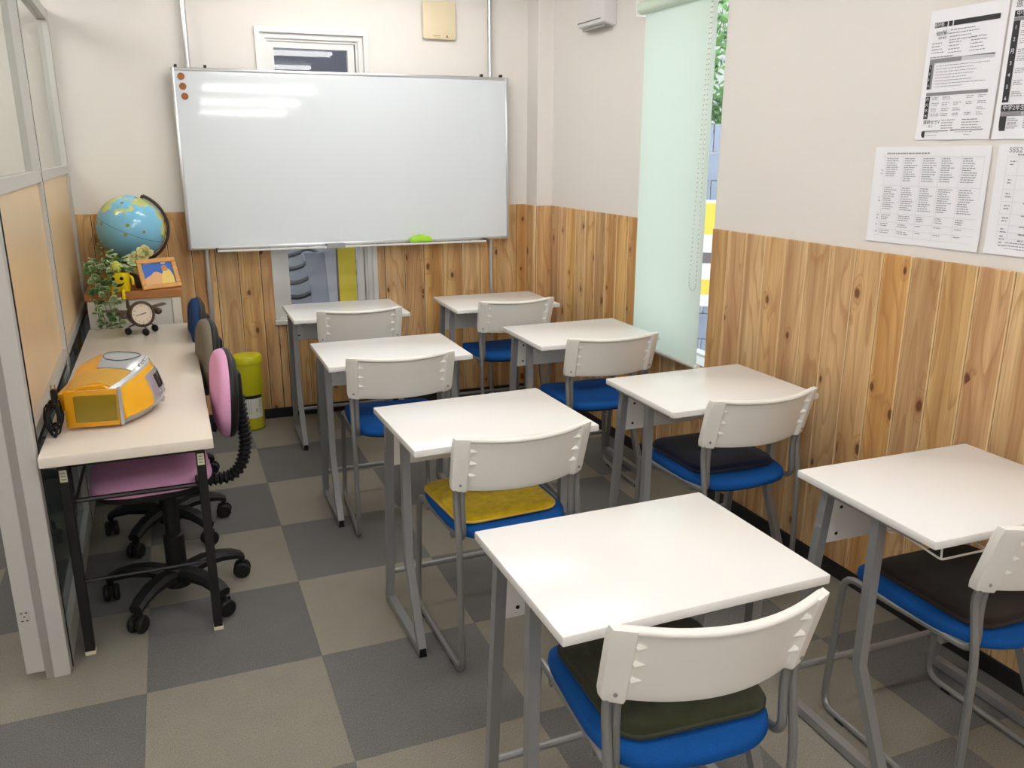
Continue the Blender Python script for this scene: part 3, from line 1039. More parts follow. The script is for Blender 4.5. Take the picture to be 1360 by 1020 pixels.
def cushion(k, rgb, lab, dx, dy, rz, w, d, th, prgb=None):
    c = CH[k]
    Mw = Matrix.Translation(c.location) @ Matrix.Rotation(c.rotation_euler.z, 4, 'Z') @ Matrix.Translation((dx, 0.215 + dy, 0.4525)) @ Matrix.Rotation(rz, 4, 'Z')
    t = thing('seat_cushion', (0, 0, 0), 0, lab, 'cushion', 'loose cushions on the chairs')
    t.matrix_world = Mw
    ol = rrect(w, d, 0.055, 6)
    ol = [(x * (1.0 + 0.05 * (y / d)), y) for x, y in ol]
    rings = []
    for sc, z in ((0.93, 0.0), (0.985, 0.004), (1.0, th * 0.45), (0.985, th * 0.85), (0.93, th), (0.6, th * 1.12), (0.2, th * 1.15)):
        rings.append([Vector((x * sc, y * sc, z)) for x, y in ol])
    mm = mat('cushion_%d_%d_%d' % rgb, rgb, 0.95, spec=0.05, bump=0.6, bscale=700, var=0.18, vscale=40)
    mm.node_tree.nodes['Principled BSDF'].inputs['Sheen Weight'].default_value = 0.15
    obj('pad', G().ring_loft(rings), mm, t, 60)
    pr = prgb or rgb
    mp = mat('piping_%d_%d_%d' % pr, pr, 0.8, bump=0.3, bscale=800)
    obj('piping', G().tube([(x * 1.0, y * 1.0, th * 0.45) for x, y in ol], 0.0042, 6, close=True), mp, t)


cushion(0, (52, 54, 38), 'dark olive green cushion on the foreground chair', 0.012, 0.01, 0.02, 0.335, 0.345, 0.030)
cushion(1, (196, 166, 22), 'mustard yellow cushion with paler piping on blue chair', -0.012, 0.01, 0.03, 0.335, 0.335, 0.022, (208, 172, 64))
cushion(6, (20, 26, 48), 'navy blue cushion on a blue chair by the wood cladding', 0.0, 0.03, -0.03, 0.325, 0.335, 0.030)
cushion(7, (44, 36, 31), 'brown black cushion on the chair at the right edge', 0.012, -0.005, 0.0, 0.325, 0.335, 0.028)

# ------------------------------------------------------------------ long folding table on the left
TA = 0.0222
tb = thing('folding_table', (-0.246, -1.480, 0), TA, 'long cream topped folding table with black legs along the partition', 'table')
TWd, TLn = 0.452, 1.82
obj('tabletop', G().box(-TWd / 2, TWd / 2, -TLn / 2, TLn / 2, 0.668, 0.700).bevel(0.003, 2), M_TABLE, tb)
obj('apron', G().box(-TWd / 2 + 0.03, TWd / 2 - 0.03, -TLn / 2 + 0.10, -TLn / 2 + 0.13, 0.635, 0.668).box(-TWd / 2 + 0.03, TWd / 2 - 0.03, TLn / 2 - 0.13, TLn / 2 - 0.10, 0.635, 0.668)
    .box(-TWd / 2 + 0.02, -TWd / 2 + 0.05, -TLn / 2 + 0.10, TLn / 2 - 0.10, 0.635, 0.668).box(TWd / 2 - 0.05, TWd / 2 - 0.02, -TLn / 2 + 0.10, TLn / 2 - 0.10, 0.635, 0.668), M_BLACKM, tb, 0)
for sy in (-1, 1):
    yl = sy * (TLn / 2 - 0.145)
    for sx in (-1, 1):
        xl = sx * 0.188
        lg = obj('leg', G().box(xl - 0.014, xl + 0.014, yl - 0.014, yl + 0.014, 0.012, 0.668).bevel(0.002, 1), M_BLACKM, tb, 0)
        obj('foot_cap', G().box(xl - 0.015, xl + 0.015, yl - 0.015, yl + 0.015, 0.0, 0.014).bevel(0.002, 1), mat('cream_rubber', (222, 214, 190), 0.6), lg)
        if sy < 0:
            obj('paper_sticker', G().box(xl - 0.010, xl + 0.010, yl - 0.0148, yl - 0.0141, 0.575, 0.612), mat('sticker_cream', (226, 224, 196), 0.7), lg, 0)
            sk = G()
            for q in range(3):
                sk.box(xl - 0.006, xl + 0.006, yl - 0.0152, yl - 0.0148, 0.582 + q * 0.010, 0.585 + q * 0.010)
            obj('sticker_print', sk, M_INKG, lg, 0)
        obj('brace', G().tube([(xl, yl, 0.50), (xl * 0.96, yl - sy * 0.20, 0.655)], 0.006, 8), M_BLACKM, tb)
    obj('stretcher', G().tube([(-0.188, yl, 0.245), (0.188, yl, 0.245)], 0.0055, 8), M_BLACKM, tb)
    obj('shelf_bar', G().tube([(-0.185, yl - sy * 0.02, 0.50), (0.185, yl - sy * 0.02, 0.50)], 0.008, 8), M_BLACKM, tb)
obj('cross_bar', G().box(-0.175, 0.175, -TLn / 2 + 0.185, -TLn / 2 + 0.203, 0.600, 0.622), M_BLACKM, tb, 0)
obj('shelf_rail', G().tube([(-0.17, -0.76, 0.50), (-0.17, 0.76, 0.50)], 0.005, 8), M_BLACKM, tb)
obj('shelf_rail', G().tube([(0.17, -0.76, 0.50), (0.17, 0.76, 0.50)], 0.005, 8), M_BLACKM, tb)


# ------------------------------------------------------------------ office chairs
def make_office(rgb):
    """faces +Y; origin on the floor under the column"""
    t = thing('office_chair', (0, 0, 0))
    fab = mat('office_fabric_%d_%d_%d' % rgb, rgb, 0.9, spec=0.1, bump=0.4, bscale=700, var=0.06, vscale=200)
    ol = rrect(0.42, 0.37, 0.13, 7)
    rings = []
    for sc, z in ((0.88, 0.455), (0.97, 0.466), (1.0, 0.482), (0.975, 0.500), (0.86, 0.512), (0.55, 0.516), (0.15, 0.514)):
        rings.append([Vector((x * sc, y * sc + 0.045, z - 0.012 * max(0, y / 0.2) ** 2)) for x, y in ol])
    obj('seat', G().ring_loft(rings), fab, t, 60)
    obj('seat_pan', G().ring_loft([[Vector((x * s_, y * s_ + 0.045, z)) for x, y in ol] for s_, z in ((0.80, 0.435), (0.98, 0.455), (0.99, 0.473))]), M_BLACKP, t, 50)
    # backrest: oval pad, slightly concave towards the sitter
    zc, yc = 0.722, -0.215
    bo = [(0.185 * math.copysign(abs(math.cos(q)) ** 0.8, math.cos(q)), 0.140 * math.copysign(abs(math.sin(q)) ** 0.8, math.sin(q))) for q in [2 * PI * i / 32 for i in range(32)]]

    def bp(x, z, off):
        return Vector((x, yc + 0.35 * x * x + 0.30 * (z * z) - 0.06 * z - off, zc + z))
    br = []
    for s_, off in ((0.15, -0.034), (0.55, -0.033), (0.86, -0.028), (0.97, -0.016), (1.0, 0.0), (0.99, 0.006)):
        br.append([bp(x * s_, z * s_, off) for x, z in bo])
    obj('backrest', G().ring_loft(br), fab, t, 60)
    sr = []
    for s_, off in ((1.0, 0.004), (1.015, 0.010), (1.0, 0.020), (0.85, 0.030), (0.4, 0.034), (0.1, 0.034)):
        sr.append([bp(x * s_, z * s_, off) for x, z in bo])
    obj('backrest_shell', G().ring_loft(sr), M_BLACKP, t, 60)
    obj('back_bracket', G().box(-0.035, 0.035, yc - 0.050, yc - 0.022, 0.66, 0.79).bevel(0.008, 2), M_BLACKP, t)
    # corrugated sleeve over the back support
    pts = fillet([(0, -0.10, 0.418), (0, -0.225, 0.415), (0, -0.268, 0.52), (0, -0.252, 0.70)], 0.10, 10)
    P = [Vector(p) for p in pts]
    dense = []
    seg = [0.0]
    for a, b in zip(P[:-1], P[1:]):
        seg.append(seg[-1] + (b - a).length)
    N = 96
    for i in range(N + 1):
        d = seg[-1] * i / N
        j = max(k for k in range(len(seg)) if seg[k] <= d + 1e-9)
        j = min(j, len(P) - 2)
        f = (d - seg[j]) / max(1e-9, seg[j + 1] - seg[j])
        dense.append(P[j].lerp(P[j + 1], f))
    obj('bellows_sleeve', G().tube(dense, 0.03, 12, rfun=lambda q: 0.0195 + 0.0035 * (1 if int(q * N + 0.5) % 4 < 2 else -1)), M_BLACKP, t, 25)
    obj('mechanism', G().box(-0.07, 0.07, -0.11, 0.09, 0.395, 0.44).bevel(0.008, 2), M_BLACKP, t)
    obj('column', G().lathe([(0.0, 0.06), (0.030, 0.06), (0.034, 0.10), (0.034, 0.24), (0.026, 0.245), (0.026, 0.40), (0, 0.40)], 18), M_BLACKP, t)
    obj('hub', G().lathe([(0, 0.055), (0.045, 0.055), (0.05, 0.10), (0.04, 0.125), (0, 0.125)], 18), M_BLACKP, t)
    for k in range(5):
        a = 2 * PI * k / 5 - 0.03
        R = Matrix.Rotation(a, 4, 'Z')
        rings = []
        for d, z, w, h in ((0.03, 0.098, 0.034, 0.040), (0.09, 0.112, 0.032, 0.036), (0.15, 0.112, 0.030, 0.032), (0.20, 0.100, 0.028, 0.028), (0.232, 0.084, 0.024, 0.026)):
            rings.append([R @ Vector((d, yy * w, z + zz * h)) for yy, zz in ((-0.8, -0.5), (0.8, -0.5), (1, 0.1), (0.6, 0.5), (-0.6, 0.5), (-1, 0.1))])
        lg = obj('base_leg', G().ring_loft(rings), M_BLACKP, t, 40)
        Mc = R @ Matrix.Translation((0.228, 0, 0.0)) @ Matrix.Rotation(0.6 + k * 1.3, 4, 'Z')
        cg = G()
        for s in (-1, 1):
            cg.lathe([(0, -0.010), (0.024, -0.010), (0.030, -0.004), (0.030, 0.004), (0.024, 0.010), (0, 0.010)], 16, Mc @ Matrix.Translation((0, s * 0.0155, 0.0302)) @ Matrix.Rotation(PI / 2, 4, 'X'))
        cg.box(-0.020, 0.020, -0.005, 0.005, 0.022, 0.062, Mc)
        cg.tube([Mc @ Vector((0, 0, 0.05)), Mc @ Vector((0, 0, 0.075))], 0.009, 8)
        obj('caster', cg, M_BLACKP, lg, 40)
    return t


for (x, y, a, rgb, lab) in ((-0.158, -1.985, PI / 2 + 0.08, (226, 168, 206), 'pink swivel office chair tucked under the near end of the table'),
                            (-0.195, -1.420, PI / 2 + 0.10, (122, 116, 104), 'grey swivel office chair between the pink and blue office chairs'),
                            (-0.228, -0.880, PI / 2 + 0.06, (38, 62, 108), 'dark blue swivel office chair at the far end of the table')):
    c = make_office(rgb)
    c.location = (x, y, 0)
    c.rotation_euler = (0, 0, a)
    tag(c, lab, 'office chair', 'swivel office chairs at the long table')

# ------------------------------------------------------------------ cabinet in the corner
M_CABW = mat('cabinet_white', (226, 222, 214), 0.4)
cb = thing('storage_cabinet', (-0.292, -0.275, 0), 0.02, 'low white cabinet with wooden top in the corner behind the table', 'cabinet')
obj('carcass', G().box(-0.205, 0.205, -0.225, 0.235, 0.0, 0.820), M_CABW, cb, 0)
obj('wooden_top', G().box(-0.212, 0.212, -0.245, 0.24, 0.820, 0.858).bevel(0.003, 1), mat('cabinet_oak_top', (170, 112, 62), 0.45, var=0.12, vscale=14), cb)
obj('stile', G().box(0.165, 0.205, -0.238, -0.225, 0.0, 0.818).bevel(0.002, 1), M_CABW, cb)
obj('stile', G().box(-0.205, -0.165, -0.238, -0.225, 0.0, 0.818).bevel(0.002, 1), M_CABW, cb)
obj('door', G().box(-0.163, 0.163, -0.232, -0.225, 0.05, 0.808).bevel(0.002, 1), mat('cabinet_pale_grey', (214, 212, 206), 0.4), cb)
CT = 0.858

# ------------------------------------------------------------------ globe
gl = thing('globe', (-0.262, -0.195, CT), 0.0, 'blue desk globe on a dark stand standing on the corner cabinet', 'globe')
gr = 0.160
gc = Vector((-0.020, -0.03, 0.272))
sp = obj('sphere', G().sphere((0, 0, 0), gr, 48, 28), globe_mat(), gl, 60)
tilt = Euler((0.10, 0.42, 0)).to_matrix().to_4x4()
sp.matrix_local = Matrix.Translation(gc) @ tilt @ Matrix.Rotation(-1.45, 4, 'Z')
ma = G()
rr = []
M_BROWN = mat('dark_brown_plastic', (58, 46, 40), 0.4)
for i in range(29):
    a = -PI / 2 + PI * i / 28
    c_, s_ = math.cos(a), math.sin(a)
    rr.append([gc + tilt @ Vector((r * c_, y, r * s_)) for r, y in ((gr + 0.005, -0.012), (gr + 0.019, -0.012), (gr + 0.019, 0.012), (gr + 0.005, 0.012))])
obj('meridian_arm', ma.ring_loft(rr), M_BROWN, gl)
for s in (-1, 1):
    obj('axis_pin', G().tube([gc + tilt @ Vector((0, 0, s * (gr - 0.004))), gc + tilt @ Vector((0, 0, s * (gr + 0.014)))], 0.008, 10), M_BROWN, gl)
south = gc + tilt @ Vector((0, 0, -gr - 0.008))
obj('stem', G().tube([south, (south.x * 0.6, south.y * 0.7, 0.04), (0, 0, 0.015)], 0.012, 10), M_BROWN, gl)
obj('stand', G().lathe([(0, 0), (0.085, 0), (0.088, 0.008), (0.06, 0.018), (0.02, 0.03), (0, 0.03)], 28), M_BROWN, gl)

# ------------------------------------------------------------------ picture frame
pf = thing('picture_frame', (-0.172, -0.435, CT), 0, 'small pine picture frame with blue sky picture on the cabinet', 'picture frame')
pf.rotation_euler = Euler((-0.30, 0, 0.45)).to_quaternion().to_euler()
pf.matrix_world = Matrix.Translation((-0.160, -0.482, CT)) @ Matrix.Rotation(0.42, 4, 'Z') @ Matrix.Rotation(-0.42, 4, 'X')
M_PINE = mat('pine_frame', (206, 152, 84), 0.5, var=0.1, vscale=30)
FW, FH = 0.188, 0.150
for bx in ((-FW / 2, FW / 2, 0, 0.022), (-FW / 2, FW / 2, FH - 0.022, FH)):
    obj('frame_strip', G().box(bx[0], bx[1], -0.014, 0, bx[2], bx[3]).bevel(0.003, 1), M_PINE, pf)
for sx in (-1, 1):
    obj('frame_strip', G().box(min(sx * FW / 2, sx * (FW / 2 - 0.022)), max(sx * FW / 2, sx * (FW / 2 - 0.022)), -0.0135, 0, 0.022, FH - 0.022).bevel(0.003, 1), M_PINE, pf)
pic = obj('picture', G().box(-0.074, 0.074, -0.006, -0.002, 0.021, FH - 0.021), mat('picture_blue', (40, 98, 190), 0.35), pf, 0)


def flat_poly(pts, y):
    g = G()
    g.face([g.bm.verts.new((x, y, z)) for x, z in pts])
    return g


hill = [(-0.074, 0.022), (0.01, 0.022), (0.03, 0.05), (0.02, 0.07), (-0.005, 0.085), (-0.02, 0.084), (-0.04, 0.068), (-0.06, 0.060), (-0.074, 0.050)]
obj('picture_shape', flat_poly(hill, -0.0065), mat('picture_tan', (222, 170, 122), 0.4), pic, 0)
obj('picture_shape', flat_poly([(0.005, 0.022), (0.068, 0.022), (0.068, 0.06), (0.060, 0.085), (0.045, 0.1), (0.025, 0.09), (0.012, 0.06)], -0.0070), mat('picture_yellow', (232, 204, 110), 0.4), pic, 0)
obj('picture_shape', flat_poly([(0.02, 0.085), (0.045, 0.085), (0.048, 0.105), (0.035, 0.118), (0.02, 0.108)], -0.0074), mat('picture_brown', (186, 128, 88), 0.4), pic, 0)
obj('picture_shape', flat_poly([(-0.055, 0.126), (-0.005, 0.128), (-0.005, 0.133), (-0.055, 0.131)], -0.0070), M_PAPER, pic, 0)
obj('picture_shape', flat_poly([(0.022, 0.122), (0.045, 0.122), (0.045, 0.131), (0.022, 0.131)], -0.0070), M_PAPER, pic, 0)
obj('easel_leg', G().box(-0.02, 0.02, 0.0, 0.003, 0.0, 0.11, Matrix.Translation((0, 0.0, 0.015)) @ Matrix.Rotation(-0.35, 4, 'X')), M_PINE, pf, 0)

# ------------------------------------------------------------------ smiling planter with ivy
M_YEL = mat('yellow_ceramic', (238, 212, 20), 0.3)
POTA = -0.08
pot = thing('flower_pot', (-0.345, -0.480, CT), POTA, 'yellow flower pot with smiling face and trailing ivy on the cabinet', 'flower pot')
rings = []
for s_, z in ((0.043, 0.0), (0.046, 0.003), (0.0475, 0.085), (0.048, 0.09), (0.044, 0.092), (0.043, 0.075)):
    rings.append([Vector((x * s_ / 0.5, y * s_ / 0.5, z)) for x, y in rrect(1, 1, 0.28, 4)])
obj('body', G().ring_loft(rings), M_YEL, pot, 50)
M_BLK = mat('glossy_black_paint', (22, 20, 18), 0.35)
for s in (-1, 1):
    obj('eye', G().lathe([(0, 0), (0.0085, 0), (0.008, 0.0015), (0, 0.002)], 14, Matrix.Translation((s * 0.018, -0.0472, 0.064)) @ Matrix.Rotation(PI / 2 + 0.05, 4, 'X')), M_BLK, pot)
    obj('arm', G().tube(fillet([(s * 0.046, 0.0, 0.07), (s * 0.060, -0.004, 0.062), (s * 0.060, -0.01, 0.030)], 0.012), 0.0065, 10), M_YEL, pot)
    obj('leg', G().tube(fillet([(s * 0.020, -0.040, 0.008), (s * 0.022, -0.066, 0.008), (s * 0.022, -0.070, -0.030)], 0.012), 0.0075, 10), M_YEL, pot)
mo = []
for i in range(13):
    a = -1.25 + 2.5 * i / 12
    mo.append((0.030 * math.sin(a), 0.052 - 0.026 * math.cos(a)))
mo2 = [(0.028 * math.sin(a), 0.047 - 0.010 * math.cos(a) + 0.002) for a in [1.25 - 2.5 * i / 12 for i in range(13)]]
gm = G()
A_ = [gm.bm.verts.new((x, -0.0482, z)) for x, z in mo]
B_ = [gm.bm.verts.new((x, -0.0482, z)) for x, z in reversed(mo2)]
for i in range(12):
    gm.face([A_[i], A_[i + 1], B_[i + 1], B_[i]])
obj('mouth', gm, M_BLK, pot, 0)


def leaf_mesh(name, m, lobes):
    g = G()
    n = 14
    c = g.bm.verts.new((0, 0.45, 0.0))
    ring = []
    for i in range(n):
        a = 2 * PI * i / n - PI / 2
        r = 0.5 * (1 - 0.28 * (0.5 + 0.5 * math.cos(lobes * (a + PI / 2) + PI)) if lobes else 1)
        x = r * math.cos(a) * 0.8
        y = 0.5 + r * math.sin(a)
        ring.append(g.bm.verts.new((x, y, -0.28 * abs(x) - 0.12 * (y - 0.4) ** 2)))
    for i in range(n):
        g.face([c, ring[i], ring[(i + 1) % n]])
    return g.mesh(name, m, 60)


def leaf_mat(name, mid, edge):
    m = bpy.data.materials.new(name)
    m.use_nodes = True
    nt = m.node_tree
    b = nt.nodes['Principled BSDF']
    tc = nt.nodes.new('ShaderNodeTexCoord')
    vm = nt.nodes.new('ShaderNodeVectorMath')
    vm.operation = 'DISTANCE'
    nt.links.new(tc.outputs['Object'], vm.inputs[0])
    vm.inputs[1].default_value = (0, 0.45, 0)
    nz = nt.nodes.new('ShaderNodeTexNoise')
    nz.inputs['Scale'].default_value = 5
    nt.links.new(tc.outputs['Object'], nz.inputs['Vector'])
    f = nmath(nt, 'ADD', vm.outputs['Value'], nmath(nt, 'MULTIPLY', nmath(nt, 'SUBTRACT', nz.outputs['Fac'], 0.5), 0.35))
    mr = nt.nodes.new('ShaderNodeMapRange')
    mr.inputs['From Min'].default_value = 0.26
    mr.inputs['From Max'].default_value = 0.36
    nt.links.new(f, mr.inputs['Value'])
    nt.links.new(nmix(nt, mr.outputs['Result'], lin(mid), lin(edge)), b.inputs['Base Color'])
    b.inputs['Roughness'].default_value = 0.55
    return m


LM = [leaf_mesh('leaf', leaf_mat('ivy_variegated', (128, 164, 108), (228, 234, 204)), 5),
      leaf_mesh('leaf', leaf_mat('ivy_green', (74, 122, 66), (130, 168, 104)), 5),
      leaf_mesh('leaf', leaf_mat('succulent_pale', (150, 178, 128), (206, 216, 172)), 0)]
rg = random.Random(11)
# foliage: (centre offset in world axes from pot), trailing down on the left
Mi = (Matrix.Translation(pot.location) @ Matrix.Rotation(POTA, 4, 'Z')).inverted()


def put_leaf(mesh, p, size, yaw, pitch, roll, parent=pot, inv=Mi, name='leaf'):
    o = link(name, mesh, parent)
    o.matrix_local = inv @ Matrix.Translation(p) @ Matrix.Rotation(yaw, 4, 'Z') @ Matrix.Rotation(pitch, 4, 'X') @ Matrix.Rotation(roll, 4, 'Y') @ Matrix.Scale(size, 4)


bx, by = pot.location.x, pot.location.y
strands = []
for q in range(90):     # bushy crown
    a = rg.uniform(0, 2 * PI)
    r = rg.uniform(0.01, 0.098)
    z = CT + 0.085 + rg.uniform(0.0, 0.11) * (1 - r / 0.14)
    p = Vector((bx - 0.035 + r * math.cos(a) * 1.15, by + 0.01 + r * math.sin(a) * 0.8, z))
    if p.x > -0.50:
        put_leaf(LM[0] if rg.random() < 0.72 else LM[1], p, rg.uniform(0.034, 0.056), rg.uniform(0, 2 * PI), rg.uniform(-0.2, 0.9), rg.uniform(-0.5, 0.5))
for q in range(95):     # trailing strands hanging past the cabinet front
    t_ = rg.random()
    z = CT + 0.12 - 0.30 * t_
    x = bx - 0.070 + rg.uniform(-0.065, 0.05) + 0.030 * t_
    y = by - 0.055 - 0.03 * min(1, t_ * 2) + rg.uniform(-0.015, 0.015)
    if z < CT + 0.01:
        y = min(y, by - 0.080)
    if x > -0.52:
        put_leaf(LM[0] if rg.random() < 0.65 else LM[1], Vector((x, y, z)), rg.uniform(0.032, 0.054), rg.uniform(-0.8, 0.8) + PI, rg.uniform(0.5, 1.3), rg.uniform(-0.6, 0.6))
stems = G()
for q in range(5):
    x0 = bx - 0.05 + 0.02 * (q - 2)
    stems.tube(fillet([Mi @ Vector((bx, by, CT + 0.07)), Mi @ Vector((x0, by - 0.04, CT + 0.14)), Mi @ Vector((x0 - 0.03, by - 0.085, CT + 0.02)), Mi @ Vector((x0 + 0.0, by - 0.090, CT - 0.15))], 0.06), 0.0016, 5)
obj('stem', stems, mat('ivy_stem', (96, 110, 60), 0.7), pot)
for q in range(14):     # small white tipped leaves on the right
    p = Vector((bx + 0.04 + rg.uniform(-0.02, 0.045), by + rg.uniform(-0.02, 0.03), CT + 0.09 + rg.uniform(-0.01, 0.085)))
    put_leaf(LM[2], p, rg.uniform(0.022, 0.032), rg.uniform(0, 6.28), rg.uniform(0, 1.1), rg.uniform(-0.4, 0.4))
# eucalyptus sprig
for q in range(14):
    p = Vector((bx - 0.07, by + 0.03, CT + 0.17 + 0.006 * q))
    put_leaf(LM[1], p, 0.030 - 0.0012 * q, q * 2.4, 0.3, 0)
# yellow pompom bloom
pb = G()
cpo = Mi @ Vector((bx - 0.006, by - 0.028, CT + 0.118))
for i in range(120):
    a = rg.uniform(-1, 1)
    b_ = rg.uniform(0, 2 * PI)
    d = Vector((math.sqrt(1 - a * a) * math.cos(b_), math.sqrt(1 - a * a) * math.sin(b_), a))
    u = d.orthogonal().normalized()
    w = d.cross(u)
    r0 = 0.022
    pts = [cpo + d * r0 + u * 0.005, cpo + d * r0 + w * 0.005, cpo + d * r0 - u * 0.005, cpo + d * r0 - w * 0.005]
    V = [pb.bm.verts.new(p) for p in pts] + [pb.bm.verts.new(cpo + d * 0.031)]
    for i_ in range(4):
        pb.face([V[i_], V[(i_ + 1) % 4], V[4]])
pb.sphere(cpo, 0.024, 14, 10)
obj('pompom_bloom', pb, mat('pale_lime_petals', (206, 212, 104), 0.7), pot, 0)
# succulent rosettes perched at the right, beside the picture frame
su = thing('succulent', (-0.258, -0.412, CT), 0, 'pale artificial succulent rosette between the globe and the picture frame', 'plant')
Msi = Matrix.Translation(su.location).inverted()
obj('stem', G().tube([(0, 0, 0.0), (0.005, 0, 0.10), (0.034, -0.005, 0.160)], 0.004, 6).tube([(0.0, 0, 0.06), (-0.012, -0.005, 0.135)], 0.003, 6).lathe([(0, 0), (0.022, 0), (0.026, 0.035), (0.02, 0.036), (0, 0.03)], 14), mat('brown_stem_pot', (84, 62, 44), 0.7), su)
SUC = leaf_mesh('leaf', leaf_mat('succulent_olive', (176, 182, 122), (206, 200, 140)), 0)
for cxs, czs, nl, ls in ((0.034, 0.166, 14, 0.046), (-0.014, 0.140, 10, 0.040), (0.012, 0.128, 9, 0.036)):
    for q in range(nl):
        o = link('leaf', SUC, su)
        o.matrix_local = Matrix.Translation((cxs, -0.014, czs)) @ Matrix.Rotation(1.05, 4, 'X') @ Matrix.Rotation(q * 2.4, 4, 'Z') @ Matrix.Rotation(0.15 + 0.075 * q, 4, 'X') @ Matrix.Scale(ls * (1 - 0.03 * q), 4)

# ------------------------------------------------------------------ aeroplane clock
ck = thing('airplane_clock', (-0.268, -0.735, 0.700), 0.48, 'brown toy airplane shaped desk clock standing on the long table', 'clock')
M_BRZ = mat('bronze_brown', (84, 68, 54), 0.42, metal=0.3, var=0.1, vscale=40)
Mf = Matrix.Translation((0, -0.045, 0.092)) @ Matrix.Rotation(PI / 2 - 0.16, 4, 'X')   # local +Z points to the nose
obj('fuselage', G().lathe([(0, -0.155), (0.012, -0.15), (0.024, -0.12), (0.042, -0.07), (0.053, -0.03), (0.057, -0.008), (0.055, 0.0), (0, 0.0)], 28, Mf), M_BRZ, ck, 50)
obj('bezel', G().lathe([(0.047, -0.002), (0.057, -0.006), (0.060, 0.003), (0.056, 0.010), (0.048, 0.010), (0.0465, 0.003)], 32, Mf, cap=False), M_BRZ, ck, 50)
face = obj('clock_face', G().lathe([(0, -0.002), (0.049, -0.002), (0.049, 0.004), (0, 0.004)], 32, Mf), mat('clock_cream', (226, 212, 194), 0.5), ck)
nums = {12: '12', 1: '1', 2: '2', 3: '3', 4: '4', 5: '5', 6: '6', 7: '7', 8: '8', 9: '9', 10: '10', 11: '11'}
M_CKI = mat('clock_numeral', (92, 76, 62), 0.7)
for h, s_ in nums.items():
    a = PI / 2 - h * PI / 6
    me = text_mesh(s_, 0.0105, M_CKI, 'numeral')
    o = link('numeral', me, face)
    o.matrix_local = Mf @ Matrix.Translation((0.037 * math.cos(a), 0.037 * math.sin(a), 0.0046)) @ Matrix.Identity(4)
obj('hour_hand', G().box(-0.0018, 0.0018, -0.004, 0.020, 0.0050, 0.0056, Mf @ Matrix.Rotation(-2.62 * PI / 6 * 1.0, 4, 'Z')), M_BLACKM, face, 0)
obj('minute_hand', G().box(-0.0012, 0.0012, -0.006, 0.031, 0.0058, 0.0064, Mf @ Matrix.Rotation(1.75, 4, 'Z')), M_BLACKM, face, 0)
for s in (-1, 1):
    wg = G().ring_loft([[Vector((s * x, y + yo, z + zo)) for y, z in ((-0.022, 0.0), (0.0, 0.005), (0.03, 0.002), (0.0, -0.003))] for x, yo, zo in ((0.035, -0.005, 0.103), (0.085, 0.002, 0.109), (0.125, 0.010, 0.113), (0.14, 0.014, 0.114))])
    obj('wing', wg, M_BRZ, ck)
    Me = Matrix.Translation((s * 0.078, -0.030, 0.095)) @ Matrix.Rotation(PI / 2, 4, 'X')
    obj('engine', G().lathe([(0, -0.035), (0.009, -0.03), (0.014, -0.01), (0.016, 0.012), (0.013, 0.024), (0.005, 0.030), (0, 0.030)], 16, Me), M_BRZ, ck, 50)
for wx, wy in ((-0.055, -0.012), (0.060, -0.030), (-0.008, -0.085)):
    st = obj('strut', G().tube(fillet([(wx * 0.4, -0.03 + (wy + 0.03) * 0.5, 0.046), (wx * 0.9, wy, 0.036), (wx, wy, 0.018)], 0.01), 0.0028, 6), M_BLACKM, ck)
    obj('wheel', G().lathe([(0, -0.006), (0.012, -0.006), (0.0165, -0.003), (0.0165, 0.003), (0.012, 0.006), (0, 0.006)], 18, Matrix.Translation((wx, wy, 0.0165)) @ Matrix.Rotation(0.5, 4, 'Z') @ Matrix.Rotation(PI / 2, 4, 'Y')), M_BLACKP, st, 40)
obj('tail_fin', G().prism([(-0.02, 0.0), (0.02, 0.0), (0.012, 0.04), (-0.008, 0.042)], -0.002, 0.002, Matrix.Translation((0, 0.085, 0.10)) @ Matrix.Rotation(PI / 2, 4, 'Z') @ Matrix.Rotation(PI / 2, 4, 'X')), M_BRZ, ck)

# ------------------------------------------------------------------ CD radio
M_RYEL = mat('radio_yellow', (240, 178, 32), 0.28)
M_RAMB = mat('radio_amber_translucent', (214, 150, 12), 0.22, spec=0.6)
M_RDARK = mat('radio_olive_window', (134, 112, 18), 0.15, spec=0.6)
M_RSIL = mat('radio_silver', (186, 190, 194), 0.3, metal=0.5)
M_RTOP = mat('radio_amber_lid', (196, 152, 66), 0.18, spec=0.6)
rd = thing('cd_radio', (-0.292, -1.998, 0.700), -0.12, 'yellow and silver portable CD radio on the long table', 'radio')
RWD = 0.185


def rprof(y):
    k = math.cos(PI * y / (2 * RWD) * 0.98)
    xf = 0.072 + 0.080 * k ** 0.8
    h = 0.134 + 0.048 * k
    bkx = -0.088
    return [(bkx + 0.01, 0.008), (bkx, 0.03), (bkx, 0.085), (bkx + 0.012, h * 0.86), (bkx + 0.06, h * 0.985), (0.02, h), (xf - 0.052, h * 0.95),
            (xf - 0.030, h * 0.86), (xf - 0.006, h * 0.45), (xf - 0.002, h * 0.22), (xf - 0.016, 0.03), (xf - 0.030, 0.010)]


def rsurf(y, t, off=0.0):
    pr = rprof(y)
    f = t
    i = min(int(f), len(pr) - 2)
    a = f - i
    p = Vector((pr[i][0] * (1 - a) + pr[i + 1][0] * a, 0, pr[i][1] * (1 - a) + pr[i + 1][1] * a))
    d = Vector((pr[i + 1][0] - pr[i][0], 0, pr[i + 1][1] - pr[i][1])).normalized()
    nrm = Vector((-d.z, 0, d.x))
    return Vector((p.x, y, p.z)) + nrm * off


